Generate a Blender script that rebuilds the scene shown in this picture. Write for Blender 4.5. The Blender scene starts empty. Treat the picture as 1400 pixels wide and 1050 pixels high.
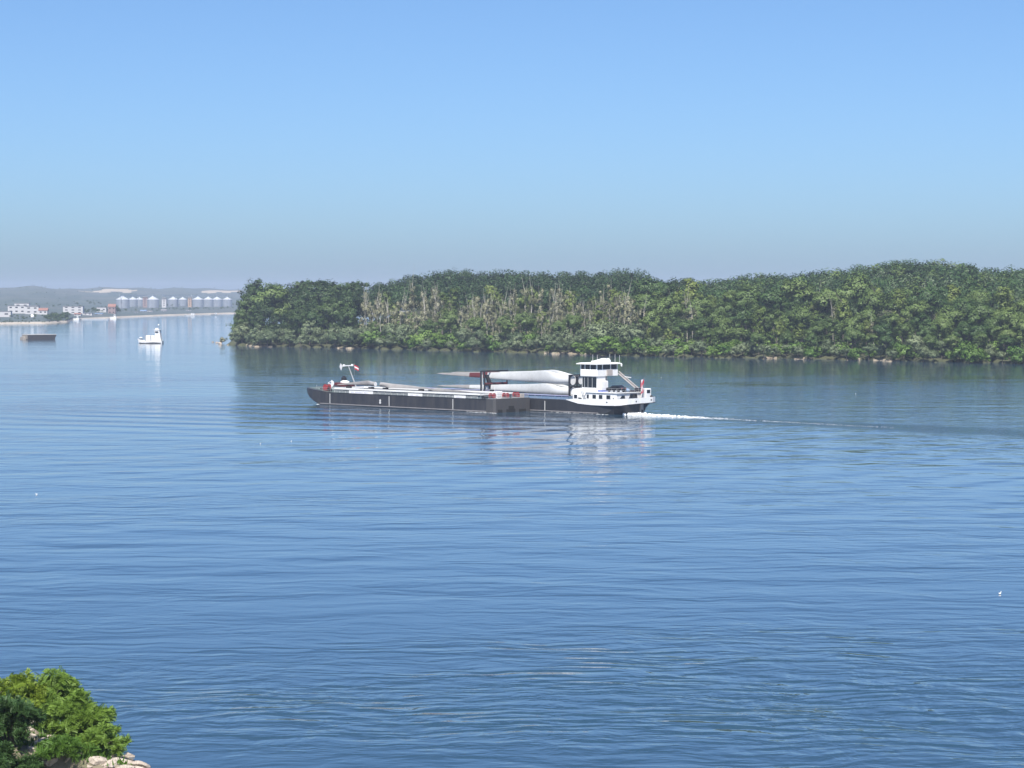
import bpy, math, random
import numpy as np
from mathutils import Vector, Matrix

R = math.radians
C = bpy.context.scene.collection
SC = bpy.context.scene

# ------------------------------------------------------------------ camera, sky, sun
CAM_H = 25.0
F = 3000.0                                     # focal length in pixels of the 1400 px wide photograph
PITCH = math.atan(120 / F)
cam = bpy.data.cameras.new('camera')
cam.sensor_width = 36.0
cam.lens = 36.0 * F / 1400.0
cam.clip_start = 0.5
cam.clip_end = 40000
cam_ob = bpy.data.objects.new('camera', cam)
C.objects.link(cam_ob)
cam_ob.location = (0, 0, CAM_H)
cam_ob.rotation_euler = (R(90) - PITCH, 0, 0)
SC.camera = cam_ob

SUN_EL, SUN_AZ = R(55), R(-6)                  # almost straight behind the camera
to_sun = Vector((math.sin(SUN_AZ) * math.cos(SUN_EL), -math.cos(SUN_AZ) * math.cos(SUN_EL), math.sin(SUN_EL)))
world = bpy.data.worlds.new('World')
SC.world = world
world.use_nodes = True
wn = world.node_tree
bg = wn.nodes['Background']
sky = wn.nodes.new('ShaderNodeTexSky')
sky.sky_type = 'NISHITA'
sky.sun_disc = False
sky.sun_elevation = SUN_EL
sky.sun_rotation = math.pi - SUN_AZ
sky.altitude = 50
sky.air_density = 0.7
sky.dust_density = 1.25
sky.ozone_density = 6.0
tint = wn.nodes.new('ShaderNodeMix')
tint.data_type = 'RGBA'
tint.blend_type = 'MULTIPLY'
tint.inputs['Factor'].default_value = 1.0
tint.inputs[7].default_value = (0.77, 0.885, 0.955, 1)          # slightly cyan summer sky
wn.links.new(sky.outputs['Color'], tint.inputs[6])
wn.links.new(tint.outputs[2], bg.inputs['Color'])
bg.inputs['Strength'].default_value = 0.105
sun = bpy.data.lights.new('sun', 'SUN')
sun.energy = 4.9
sun.angle = R(0.53)
sun.color = (1.0, 0.95, 0.88)
sun_ob = bpy.data.objects.new('sun', sun)
C.objects.link(sun_ob)
sun_ob.location = (0, 0, 300)
sun_ob.rotation_euler = to_sun.to_track_quat('Z', 'Y').to_euler()

SC.view_settings.view_transform = 'Standard'
SC.view_settings.look = 'None'
SC.view_settings.exposure = 0.65
SC.view_settings.gamma = 1.0
SC.cycles.use_denoising = True
SC.cycles.max_bounces = 8
SC.cycles.transparent_max_bounces = 8
SC.cycles.volume_bounces = 1

# ------------------------------------------------------------------ helpers
rng = np.random.default_rng(7)
random.seed(11)

def at(px, py, z=0.0):
    """the point of height z that photo pixel (px, py) shows"""
    X, Y = (px - 700) / F, -(py - 525) / F
    d = Vector((X, math.cos(PITCH) + Y * math.sin(PITCH), -math.sin(PITCH) + Y * math.cos(PITCH)))
    t = (z - CAM_H) / d.z
    return Vector((d.x * t, d.y * t, z))

def zat(py, D):
    """height that photo row py shows at distance D"""
    return CAM_H - D * math.tan(math.atan((py - 525) / F) + PITCH)

def xat(px, D):
    return (px - 700) / F * D

def project(p):
    p = Vector(p) - Vector((0, 0, CAM_H))
    f = Vector((0, math.cos(PITCH), -math.sin(PITCH)))
    u = Vector((0, math.sin(PITCH), math.cos(PITCH)))
    w = p.dot(f)
    return 700 + F * p.x / w, 525 - F * p.dot(u) / w

def interp(x, tab):
    return float(np.interp(x, [t[0] for t in tab], [t[1] for t in tab]))

def smooth(a, b, x):
    t = min(1.0, max(0.0, (x - a) / (b - a)))
    return t * t * (3 - 2 * t)

def tag(o, label=None, cat=None, group=None, kind=None):
    if label: o['label'] = label
    if cat: o['category'] = cat
    if group: o['group'] = group
    if kind: o['kind'] = kind
    return o

def empty(name, loc=(0, 0, 0), rz=0.0, label=None, cat=None, group=None):
    o = bpy.data.objects.new(name, None)
    C.objects.link(o)
    o.location = loc
    o.rotation_euler = (0, 0, rz)
    o.empty_display_size = 0.5
    return tag(o, label, cat, group)

class NT:
    """small wrapper for building node trees"""
    def __init__(s, m):
        m.use_nodes = True
        s.t = m.node_tree
        s.t.nodes.clear()
        s.out = s.t.nodes.new('ShaderNodeOutputMaterial')
    def n(s, typ, **kw):
        nd = s.t.nodes.new('ShaderNode' + typ)
        for k, v in kw.items():
            if hasattr(nd, k) and k not in nd.inputs: setattr(nd, k, v)
            else: s.put(nd, k.replace('_', ' ') if k.replace('_', ' ') in nd.inputs else k, v)
        return nd
    def put(s, nd, key, v):
        sock = nd.inputs[key]
        if hasattr(v, 'is_output'): s.t.links.new(v, sock)
        else: sock.default_value = v
    def math(s, op, a, b=None, c=None, clamp=False):
        nd = s.t.nodes.new('ShaderNodeMath')
        nd.operation = op
        nd.use_clamp = clamp
        for i, v in enumerate((a, b, c)):
            if v is not None: s.put(nd, i, v)
        return nd.outputs[0]
    def vmath(s, op, a, b):
        nd = s.t.nodes.new('ShaderNodeVectorMath')
        nd.operation = op
        s.put(nd, 0, a)
        if op != 'NORMALIZE': s.put(nd, 1, b)
        return nd.outputs[0]
    def noise(s, vec, scale, detail=2.0, rough=0.5, out='Fac'):
        nd = s.t.nodes.new('ShaderNodeTexNoise')
        s.put(nd, 'Vector', vec)
        s.put(nd, 'Scale', scale)
        s.put(nd, 'Detail', detail)
        s.put(nd, 'Roughness', rough)
        return nd.outputs[out]
    def ramp(s, fac, stops):
        nd = s.t.nodes.new('ShaderNodeValToRGB')
        s.put(nd, 'Fac', fac)
        el = nd.color_ramp.elements
        while len(el) < len(stops): el.new(0.5)
        for e, (p, c) in zip(el, stops):
            e.position = p
            e.color = (c, c, c, 1) if isinstance(c, (int, float)) else (*c, 1)
        return nd.outputs['Color']
    def mix(s, fac, a, b, mode='MIX'):
        nd = s.t.nodes.new('ShaderNodeMix')
        nd.data_type = 'RGBA'
        nd.blend_type = mode
        s.put(nd, 'Factor', fac)
        s.put(nd, 6, a if hasattr(a, 'is_output') else (*a, 1))
        s.put(nd, 7, b if hasattr(b, 'is_output') else (*b, 1))
        return nd.outputs[2]
    def maprange(s, v, a, b, c, d):
        nd = s.t.nodes.new('ShaderNodeMapRange')
        for k, x in zip(('Value', 'From Min', 'From Max', 'To Min', 'To Max'), (v, a, b, c, d)): s.put(nd, k, x)
        return nd.outputs[0]

def paint(name, col, rough=0.5, metal=0.0, worn=None, amount=0.35, scale=0.6, streak=False):
    """painted / plain surface with soft blotches of wear of its own"""
    m = bpy.data.materials.new(name)
    t = NT(m)
    co = t.n('TexCoord').outputs['Object']
    if streak: co = t.vmath('MULTIPLY', co, (1.6, 1.6, 0.25))
    nz = t.noise(co, scale, 5, 0.65)
    nz2 = t.noise(co, scale * 6, 3, 0.6)
    worn = worn or tuple(c * 0.6 for c in col)
    f = t.math('MULTIPLY', t.ramp(nz, [(0.42, 0.0), (0.72, 1.0)]), amount)
    c1 = t.mix(f, col, worn)
    c2 = t.mix(t.math('MULTIPLY', nz2, 0.25), c1, tuple(c * 0.7 for c in col))
    p = t.n('BsdfPrincipled', Base_Color=c2, Metallic=metal)
    t.put(p, 'Roughness', t.maprange(nz2, 0.3, 0.7, max(0.05, rough - 0.12), min(1, rough + 0.12)))
    t.t.links.new(p.outputs[0], t.out.inputs[0])
    return m

def leaf_mat(name, a, b, trans=0.14, hue=0.0):
    """leaves: each plant its own tone between a and b, leaf masses vary within the crown"""
    m = bpy.data.materials.new(name)
    t = NT(m)
    rnd = t.n('ObjectInfo').outputs['Random']
    co = t.n('TexCoord').outputs['Object']
    nz = t.noise(co, 0.55, 3, 0.6)
    geo = t.n('NewGeometry').outputs['Random Per Island']
    f = t.math('ADD', t.math('MULTIPLY', rnd, 0.8), t.math('MULTIPLY', t.math('SUBTRACT', nz, 0.45), 0.6))
    f = t.math('ADD', f, t.math('MULTIPLY', t.math('SUBTRACT', geo, 0.4), 0.22), clamp=True)
    col = t.mix(f, a, b)
    p = t.n('BsdfPrincipled', Base_Color=col, Roughness=0.55)
    t.put(p, 'Specular IOR Level', 0.35)
    tr = t.n('BsdfTranslucent', Color=col)
    mx = t.n('MixShader')
    t.put(mx, 0, trans)
    t.t.links.new(p.outputs[0], mx.inputs[1])
    t.t.links.new(tr.outputs[0], mx.inputs[2])
    t.t.links.new(mx.outputs[0], t.out.inputs[0])
    return m

class MB:
    """collects shapes and links them as one mesh object"""
    def __init__(s): s.v, s.f, s.m = [], [], []
    def add(s, verts, faces, mi=0):
        k = len(s.v)
        s.v += [tuple(p) for p in verts]
        s.f += [tuple(i + k for i in f) for f in faces]
        s.m += [mi] * len(faces)
        return s
    def box(s, x0, x1, y0, y1, z0, z1, mi=0):
        return s.add([(x, y, z) for z in (z0, z1) for y in (y0, y1) for x in (x0, x1)],
                     [(0, 2, 3, 1), (4, 5, 7, 6), (0, 1, 5, 4), (2, 6, 7, 3), (0, 4, 6, 2), (1, 3, 7, 5)], mi)
    def rbox(s, x0, x1, y0, y1, z0, z1, c=0.1, mi=0):
        """box with chamfered edges all round the top and the uprights"""
        def ring(i, z): return [(x0 + i + c, y0 + i, z), (x1 - i - c, y0 + i, z), (x1 - i, y0 + i + c, z), (x1 - i, y1 - i - c, z),
                                (x1 - i - c, y1 - i, z), (x0 + i + c, y1 - i, z), (x0 + i, y1 - i - c, z), (x0 + i, y0 + i + c, z)]
        return s.loft([ring(0, z0), ring(0, z1 - c), ring(c, z1)], True, mi)
    def loft(s, rings, caps=True, mi=0):
        n = len(rings[0])
        k = len(s.v)
        for r in rings: s.v += [tuple(p) for p in r]
        for i in range(len(rings) - 1):
            for j in range(n):
                a, b = k + i * n + j, k + i * n + (j + 1) % n
                s.f.append((a, b, b + n, a + n))
                s.m.append(mi)
        if caps:
            s.f.append(tuple(k + j for j in reversed(range(n))))
            s.f.append(tuple(k + (len(rings) - 1) * n + j for j in range(n)))
            s.m += [mi, mi]
        return s
    def tube(s, p, q, r, r2=None, n=8, mi=0):
        p, q = Vector(p), Vector(q)
        r2 = r if r2 is None else r2
        w = (q - p).normalized()
        a = w.orthogonal().normalized()
        b = w.cross(a)
        rs = [[o + (a * math.cos(2 * math.pi * i / n) + b * math.sin(2 * math.pi * i / n)) * rr for i in range(n)] for o, rr in ((p, r), (q, r2))]
        return s.loft(rs, True, mi)
    def bar(s, p, q, w, h, mi=0):
        return s.tube(p, q, w * 0.7, h * 0.7, 4, mi)
    def path(s, pts, r, n=6, mi=0):
        for a, b in zip(pts, pts[1:]): s.tube(a, b, r, r, n, mi)
        return s
    def lathe(s, prof, c=(0, 0, 0), n=20, mi=0):
        rs = [[(c[0] + r * math.cos(2 * math.pi * i / n), c[1] + r * math.sin(2 * math.pi * i / n), c[2] + z) for i in range(n)] for r, z in prof]
        return s.loft(rs, True, mi)
    def prism(s, poly, y0, y1, mi=0):
        """outline in x-z pulled along y"""
        return s.loft([[(x, y0, z) for x, z in poly], [(x, y1, z) for x, z in poly]], True, mi)
    def plan(s, poly, z0, z1, mi=0):
        return s.loft([[(x, y, z0) for x, y in poly], [(x, y, z1) for x, y in poly]], True, mi)
    def ball(s, c, rad, n=12, mi=0):
        rx, ry, rz = rad
        rs = []
        for k in range(1, n // 2):
            a = math.pi * k / (n // 2)
            rs.append([(c[0] + rx * math.sin(a) * math.cos(2 * math.pi * i / n), c[1] + ry * math.sin(a) * math.sin(2 * math.pi * i / n), c[2] - rz * math.cos(a)) for i in range(n)])
        return s.loft(rs, True, mi)
    def build(s, name, mats, parent=None, sm=False):
        me = bpy.data.meshes.new(name)
        me.from_pydata(s.v, [], s.f)
        mats = mats if isinstance(mats, (list, tuple)) else [mats]
        for m in mats: me.materials.append(m)
        me.polygons.foreach_set('material_index', s.m)
        if sm:
            me.polygons.foreach_set('use_smooth', [True] * len(me.polygons))
        me.update()
        import bmesh
        bm = bmesh.new()
        bm.from_mesh(me)
        bmesh.ops.recalc_face_normals(bm, faces=bm.faces)
        bm.to_mesh(me)
        bm.free()
        if sm and hasattr(me, 'set_sharp_from_angle'): me.set_sharp_from_angle(angle=R(40))
        o = bpy.data.objects.new(name, me)
        C.objects.link(o)
        if parent: o.parent = parent
        return o

def quads_mesh(name, P, mat, idx=None):
    """P: (N, k, 3) array of N loose k-cornered faces"""
    P = np.asarray(P, dtype=np.float32)
    n, k = P.shape[:2]
    me = bpy.data.meshes.new(name)
    me.vertices.add(n * k)
    me.vertices.foreach_set('co', P.reshape(-1))
    me.loops.add(n * k)
    me.loops.foreach_set('vertex_index', np.arange(n * k, dtype=np.int32))
    me.polygons.add(n)
    me.polygons.foreach_set('loop_start', np.arange(0, n * k, k, dtype=np.int32))
    if idx is not None: me.polygons.foreach_set('material_index', np.asarray(idx, dtype=np.int32))
    me.update(calc_edges=True)
    for q in (mat if isinstance(mat, list) else [mat]): me.materials.append(q)
    return me

def link(me, name, parent=None):
    o = bpy.data.objects.new(name, me)
    C.objects.link(o)
    if parent: o.parent = parent
    return o

def unit(a): return a / np.maximum(np.linalg.norm(a, axis=-1, keepdims=True), 1e-9)

def leaf_quads(P, N, size, g):
    """leaf-cluster faces at points P facing roughly N"""
    n = len(P)
    t = unit(np.cross(N, g.normal(size=(n, 3))))
    b = np.cross(N, t)
    s = (size * g.uniform(0.6, 1.35, n))[:, None]
    w = s * g.uniform(0.55, 1.0, (n, 1))
    bend = N * s * 0.22
    return np.stack([P - t * s * 0.5, P - b * w * 0.5 + bend, P + t * s * 0.5, P + b * w * 0.5 + bend], 1)

def crown_points(g, lobes, n, clumps, fill=0.3, up=0.25):
    """points and outward directions spread through a crown made of lobes, gathered in clumps"""
    lobes = np.array(lobes, float)
    wt = (lobes[:, 3] * lobes[:, 4] + lobes[:, 3] * lobes[:, 5]) ** 1.0
    wt /= wt.sum()
    k = g.choice(len(lobes), clumps, p=wt)
    d = unit(g.normal(size=(clumps, 3)) + np.array([0, 0, up]))
    cr = g.uniform(0.62, 1.0, (clumps, 1))
    cc = lobes[k, :3] + d * lobes[k, 3:6] * cr
    csz = g.uniform(0.30, 0.52, clumps)
    i = g.integers(0, clumps, n)
    dd = unit(g.normal(size=(n, 3)))
    rr = lobes[k[i], 3:6] * csz[i][:, None]
    P = cc[i] + dd * rr * np.cbrt(g.uniform(0.25, 1, (n, 1)))
    N = unit(dd * 0.5 + d[i] * 0.8 + np.array([0, 0, 0.3]) + g.normal(size=(n, 3)) * 0.2)
    return P, N

# ------------------------------------------------------------------ materials
M = {}
M['hull_grey'] = paint('hull_grey', (0.030, 0.031, 0.037), 0.45, 0, (0.078, 0.070, 0.066), 0.7, 0.45, True)
M['hull_stern'] = paint('hull_stern', (0.062, 0.061, 0.063), 0.6, 0, (0.085, 0.075, 0.068), 0.6, 0.6, True)
M['hull_black'] = paint('hull_black', (0.028, 0.03, 0.036), 0.4, 0, (0.06, 0.06, 0.062), 0.5, 0.5, True)
M['line_white'] = paint('line_white', (0.62, 0.62, 0.6), 0.5, 0, (0.3, 0.27, 0.24), 0.5, 1.2)
M['strake'] = paint('strake', (0.26, 0.25, 0.25), 0.5, 0, (0.12, 0.1, 0.09), 0.6, 1.0)
M['white'] = paint('white_paint', (0.80, 0.80, 0.79), 0.35, 0, (0.6, 0.57, 0.53), 0.4, 0.5, True)
M['white_blade'] = paint('white_blade', (0.58, 0.59, 0.585), 0.3, 0, (0.42, 0.42, 0.41), 0.6, 0.2)
M['grey_wrap'] = paint('grey_wrap', (0.30, 0.29, 0.28), 0.6, 0, (0.2, 0.18, 0.17), 0.6, 0.5)
M['coaming'] = paint('coaming_paint', (0.15, 0.19, 0.21), 0.5, 0, (0.24, 0.24, 0.23), 0.5, 0.8, True)
M['coaming_blue'] = paint('coaming_blue', (0.16, 0.24, 0.36), 0.5, 0, (0.3, 0.33, 0.38), 0.5, 0.8, True)
M['deck'] = paint('deck_paint', (0.12, 0.12, 0.12), 0.7, 0, (0.2, 0.15, 0.12), 0.5, 0.7)
M['deck_green'] = paint('deck_green', (0.10, 0.14, 0.13), 0.7, 0, (0.17, 0.15, 0.13), 0.5, 0.7)
M['red'] = paint('red_paint', (0.33, 0.035, 0.04), 0.5, 0, (0.2, 0.05, 0.04), 0.5, 1.5)
M['maroon'] = paint('maroon', (0.12, 0.03, 0.032), 0.5)
M['dark_steel'] = paint('dark_steel', (0.022, 0.024, 0.03), 0.5, 0, (0.06, 0.045, 0.04), 0.4, 1.2)
M['grey_steel'] = paint('grey_steel', (0.32, 0.33, 0.34), 0.5)
M['tan_steel'] = paint('tan_steel', (0.42, 0.38, 0.35), 0.5)
M['rubber'] = paint('rubber', (0.02, 0.02, 0.02), 0.8)
M['lilac'] = paint('lilac', (0.42, 0.42, 0.62), 0.5)
M['blue_paint'] = paint('blue_paint', (0.12, 0.16, 0.45), 0.5)
M['car_black'] = paint('car_black', (0.012, 0.012, 0.016), 0.15)
M['flag_white'] = paint('flag_white', (0.78, 0.78, 0.78), 0.8)
M['flag_red'] = paint('flag_red', (0.5, 0.03, 0.05), 0.8)
M['rust'] = paint('rust', (0.034, 0.035, 0.038), 0.8, 0, (0.06, 0.05, 0.045), 0.6, 0.5)
M['tan_rust'] = paint('tan_rust', (0.30, 0.27, 0.23), 0.8, 0, (0.18, 0.15, 0.12), 0.6, 0.5)
g_ = bpy.data.materials.new('window_glass')
t_ = NT(g_)
p_ = t_.n('BsdfPrincipled', Base_Color=(0.012, 0.016, 0.022, 1), Roughness=0.06)
t_.t.links.new(p_.outputs[0], t_.out.inputs[0])
M['glass'] = g_

def ribbed_metal():
    m = bpy.data.materials.new('galvanised_ribbed')
    t = NT(m)
    co = t.n('TexCoord').outputs['Object']
    z = t.n('SeparateXYZ', Vector=co).outputs[2]
    rib = t.math('SINE', t.math('MULTIPLY', z, 2 * math.pi / 0.3))
    nz = t.noise(co, 0.2, 4, 0.6)
    col = t.mix(nz, (0.40, 0.42, 0.44), (0.26, 0.28, 0.30))
    b = t.n('Bump', Height=rib)
    b.inputs['Strength'].default_value = 1.0
    b.inputs['Distance'].default_value = 0.022
    p = t.n('BsdfPrincipled', Base_Color=col, Metallic=0.45, Roughness=0.22, Normal=b.outputs[0])
    t.t.links.new(p.outputs[0], t.out.inputs[0])
    return m
M['galv'] = ribbed_metal()
M['galv_roof'] = paint('galvanised_roof', (0.66, 0.68, 0.7), 0.4, 0.3)
M['orange'] = paint('orange_brown', (0.40, 0.28, 0.20), 0.7)
M['brick'] = paint('brick_red', (0.26, 0.19, 0.18), 0.8)
M['roof_tile'] = paint('roof_tile', (0.26, 0.13, 0.10), 0.8)
M['roof_grey'] = paint('roof_grey', (0.2, 0.2, 0.21), 0.7)
M['plaster'] = paint('plaster', (0.48, 0.47, 0.47), 0.7, 0, (0.5, 0.48, 0.45), 0.4, 0.2)

# leaves
M['leaf_dark'] = leaf_mat('leaf_dark', (0.024, 0.052, 0.014), (0.080, 0.130, 0.032))
M['leaf_mid'] = leaf_mat('leaf_mid', (0.034, 0.078, 0.018), (0.155, 0.215, 0.058))
M['leaf_light'] = leaf_mat('leaf_light', (0.085, 0.130, 0.024), (0.21, 0.26, 0.06))
M['leaf_willow'] = leaf_mat('leaf_willow', (0.085, 0.125, 0.058), (0.215, 0.26, 0.135))
M['leaf_pale'] = leaf_mat('leaf_pale', (0.16, 0.17, 0.085), (0.36, 0.35, 0.22))
M['leaf_bush'] = leaf_mat('leaf_bush', (0.060, 0.130, 0.018), (0.17, 0.26, 0.05))
M['bark'] = paint('bark', (0.10, 0.085, 0.07), 0.9, 0, (0.05, 0.045, 0.04), 0.6, 2.0)
M['bark_pale'] = paint('bark_pale', (0.50, 0.47, 0.40), 0.9, 0, (0.34, 0.31, 0.27), 0.6, 0.7)

# ------------------------------------------------------------------ water
AX = Vector((0.733, -0.680, 0.0)).normalized()          # aft direction of the convoy
AY = Vector((0.680, 0.733, 0.0)).normalized()           # away from the camera, square to it
CONVOY_RZ = math.atan2(AX.y, AX.x)
B0 = Vector((-3.65, 469.3, 0))                          # near stern corner of the barge at the waterline
S0 = Vector((4.35, 477.95, 0))                          # near side of the motor vessel beside the barge's far stern corner

def water_material():
    m = bpy.data.materials.new('river_water')
    t = NT(m)
    pos = t.n('NewGeometry').outputs['Position']
    sep = t.n('SeparateXYZ', Vector=pos)
    X, Y = sep.outputs[0], sep.outputs[1]
    # slowly changing patches of breeze
    warp = t.noise(t.vmath('MULTIPLY', pos, (0.006, 0.014, 0)), 1.0, 3, 0.55)
    warp2 = t.noise(t.vmath('MULTIPLY', pos, (0.022, 0.05, 0)), 1.0, 2, 0.5)
    patch = t.math('ADD', t.math('MULTIPLY', warp, 0.65), t.math('MULTIPLY', warp2, 0.35))
    patch = t.maprange(patch, 0.40, 0.62, 0.0, 1.0)
    # livelier water in the foreground about 120-165 m out
    near = t.math('MULTIPLY', t.maprange(Y, 168, 140, 0, 1), t.maprange(Y, 117, 128, 0.25, 1))
    near = t.math('MULTIPLY', near, t.maprange(X, -22, 5, 0.25, 1))
    # calm lee in front of the island
    lee = t.maprange(Y, 620, 740, 0, 1)
    # along the convoy's track
    dx = t.math('SUBTRACT', X, S0.x)
    dy = t.math('SUBTRACT', Y, S0.y)
    s = t.math('ADD', t.math('MULTIPLY', dx, AX.x), t.math('MULTIPLY', dy, AX.y))
    q = t.math('ADD', t.math('MULTIPLY', dx, AY.x), t.math('MULTIPLY', dy, AY.y))
    half = t.math('ADD', 5.0, t.math('MULTIPLY', t.math('MAXIMUM', t.math('SUBTRACT', s, 25.0), 0.0), 0.05))
    off = t.math('ABSOLUTE', t.math('SUBTRACT', q, 3.0))
    edge = t.math('ADD', off, t.math('MULTIPLY', t.math('SUBTRACT', t.noise(pos, 0.10, 4), 0.5), 14.0))
    track = t.math('MULTIPLY', t.maprange(t.math('SUBTRACT', half, edge), -3, 4, 0, 1), t.maprange(s, 24, 27, 0, 1))
    track = t.math('MULTIPLY', track, t.maprange(s, 120, 330, 1.0, 0.0))
    # ripples
    wob = t.noise(pos, 0.12, 2, 0.5, 'Color')
    wp = t.vmath('ADD', pos, t.vmath('MULTIPLY', t.vmath('SUBTRACT', wob, (0.5, 0.5, 0.5)), (5.0, 5.0, 0)))
    p1 = t.vmath('MULTIPLY', wp, (0.30, 0.62, 0))
    w1 = t.noise(p1, 1.0, 3, 0.45)                         # 1.5-3 m waves
    p2 = t.vmath('MULTIPLY', wp, (0.9, 1.5, 0))
    w2 = t.noise(p2, 1.0, 2, 0.5)                         # cat's-paws
    p3 = t.vmath('MULTIPLY', wp, (0.06, 0.13, 0))
    w3 = t.noise(p3, 1.0, 2, 0.5)                         # long swell
    # waves shed by the convoy: crests slanting away from the track on the near side
    def train(dirx, diry, wl, wob):
        ph = t.math('ADD', t.math('MULTIPLY', X, dirx / wl * 2 * math.pi), t.math('MULTIPLY', Y, diry / wl * 2 * math.pi))
        ph = t.math('ADD', ph, t.math('MULTIPLY', t.noise(pos, 0.035, 2), wob))
        return t.math('SINE', ph)
    side = t.math('MULTIPLY', t.maprange(q, 2, -6, 0, 1), t.maprange(q, -190, -60, 0, 1))
    tr1 = t.math('MULTIPLY', train(0.80, -0.60, 12.0, 11.0), t.math('MULTIPLY', side, t.maprange(s, 10, 60, 0, 1)))
    br = t.math('MULTIPLY', t.maprange(q, -11, -16, 0, 1), t.maprange(q, -150, -50, 0, 1))
    br = t.math('MULTIPLY', br, t.math('MULTIPLY', t.maprange(s, -90, -55, 0, 1), t.maprange(s, 60, 0, 0, 1)))
    tr2 = t.math('MULTIPLY', train(0.40, 0.917, 15.0, 5.0), br)
    amp = t.math('ADD', t.math('MULTIPLY', patch, 0.95), 0.22)
    amp = t.math('ADD', amp, t.math('MULTIPLY', near, t.math('ADD', 0.5, t.math('MULTIPLY', patch, 4.2))))
    amp = t.math('MULTIPLY', amp, t.math('SUBTRACT', 1.0, t.math('MULTIPLY', lee, 0.55)))
    h = t.math('ADD', t.math('MULTIPLY', t.math('SUBTRACT', w1, 0.5), 0.22), t.math('MULTIPLY', t.math('SUBTRACT', w2, 0.5), 0.040))
    mid = t.math('MULTIPLY', t.maprange(Y, 165, 185, 0, 1), t.maprange(Y, 430, 330, 0, 1))
    h = t.math('MULTIPLY', h, t.math('MULTIPLY', amp, t.math('SUBTRACT', 1.0, t.math('MULTIPLY', mid, 0.4))))
    h = t.math('ADD', h, t.math('MULTIPLY', t.math('MULTIPLY', t.math('SUBTRACT', w3, 0.5), 0.26), t.math('ADD', 1.0, t.math('MULTIPLY', mid, 0.7))))
    h = t.math('ADD', h, t.math('MULTIPLY', tr1, 0.095))
    h = t.math('ADD', h, t.math('MULTIPLY', tr2, 0.17))
    p4 = t.vmath('MULTIPLY', wp, (0.13, 0.50, 0))
    ridge = t.math('SUBTRACT', 1.0, t.math('ABSOLUTE', t.math('SUBTRACT', t.math('MULTIPLY', t.noise(p4, 1.0, 1, 0.4), 2.0), 1.0)))
    clump = t.maprange(t.noise(t.vmath('MULTIPLY', pos, (0.045, 0.12, 0)), 1.0, 2, 0.5), 0.44, 0.62, 0, 1)
    h = t.math('ADD', h, t.math('MULTIPLY', t.math('MULTIPLY', t.math('SUBTRACT', t.math('MINIMUM', ridge, 0.93), 0.75), 1.3), t.math('MULTIPLY', near, clump)))
    chop = t.noise(t.vmath('MULTIPLY', pos, (1.1, 1.1, 0)), 1.0, 3, 0.6)
    h = t.math('ADD', h, t.math('MULTIPLY', track, t.math('MULTIPLY', t.math('SUBTRACT', chop, 0.5), 0.34)))
    b = t.n('Bump', Height=h)
    b.inputs['Strength'].default_value = 1.0
    b.inputs['Distance'].default_value = 1.0
    if 'Filter Width' in b.inputs: b.inputs['Filter Width'].default_value = 0.1
    # wind from the far shore: steep faces lean towards the near bank, the backs of the waves are gentle
    ns = t.n('SeparateXYZ', Vector=b.outputs[0])
    ny = t.math('ADD', t.math('MINIMUM', ns.outputs[1], 0.0), t.math('MULTIPLY', t.math('MAXIMUM', ns.outputs[1], 0.0), t.math('SUBTRACT', 0.33, t.math('MULTIPLY', near, 0.245))))
    nc = t.n('CombineXYZ', X=ns.outputs[0], Y=ny, Z=ns.outputs[2])
    nn = t.vmath('NORMALIZE', nc.outputs[0], (0, 0, 0))
    p = t.n('BsdfPrincipled', Base_Color=(0.022, 0.055, 0.090, 1), Roughness=0.04, Normal=nn)
    p.inputs['IOR'].default_value = 1.62
    t.t.links.new(p.outputs[0], t.out.inputs[0])
    return m

def water_sheet():
    mb = MB()
    xs = np.linspace(-9000, 9000, 37)
    ys = np.concatenate([np.linspace(-1500, 1500, 25), np.linspace(1750, 9000, 15)])
    v = [(x, y, 0) for y in ys for x in xs]
    n = len(xs)
    f = [(j * n + i, j * n + i + 1, (j + 1) * n + i + 1, (j + 1) * n + i) for j in range(len(ys) - 1) for i in range(n - 1)]
    mb.add(v, f)
    o = mb.build('river_water', water_material())
    return tag(o, 'blue river with wind ripples and mirrored sky', None, None, 'structure')
water_sheet()

# ------------------------------------------------------------------ ground materials
def ground_mat(name, a, b, c, scale=0.2, rough=0.9):
    m = bpy.data.materials.new(name)
    t = NT(m)
    pos = t.n('NewGeometry').outputs['Position']
    n1 = t.noise(pos, scale, 6, 0.6)
    n2 = t.noise(pos, scale * 5, 4, 0.6)
    col = t.mix(t.ramp(n1, [(0.4, 0.0), (0.6, 1.0)]), a, b)
    col = t.mix(t.ramp(n2, [(0.52, 0.0), (0.68, 0.8)]), col, c)
    bp = t.n('Bump', Height=n2)
    bp.inputs['Strength'].default_value = 0.6
    bp.inputs['Distance'].default_value = 0.3
    p = t.n('BsdfPrincipled', Base_Color=col, Roughness=rough, Normal=bp.outputs[0])
    t.t.links.new(p.outputs[0], t.out.inputs[0])
    return m
M['sand'] = ground_mat('sandy_bank', (0.34, 0.29, 0.21), (0.24, 0.20, 0.14), (0.12, 0.10, 0.07), 0.15)
M['forest_floor'] = ground_mat('forest_floor', (0.05, 0.06, 0.025), (0.07, 0.075, 0.03), (0.04, 0.035, 0.02), 0.1)
M['bank_earth'] = ground_mat('bank_earth', (0.25, 0.21, 0.16), (0.17, 0.15, 0.10), (0.09, 0.11, 0.045), 0.5)
M['meadow_hazed'] = ground_mat('meadow_hazed', (0.06, 0.085, 0.08), (0.085, 0.10, 0.095), (0.04, 0.06, 0.06), 0.004)  # blue in the ground colour paints part of the distant haze
M['field_hazed'] = ground_mat('field_hazed', (0.05, 0.075, 0.07), (0.08, 0.10, 0.085), (0.04, 0.06, 0.055), 0.003)  # green shifted to blue, distant haze put into the colour
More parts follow.
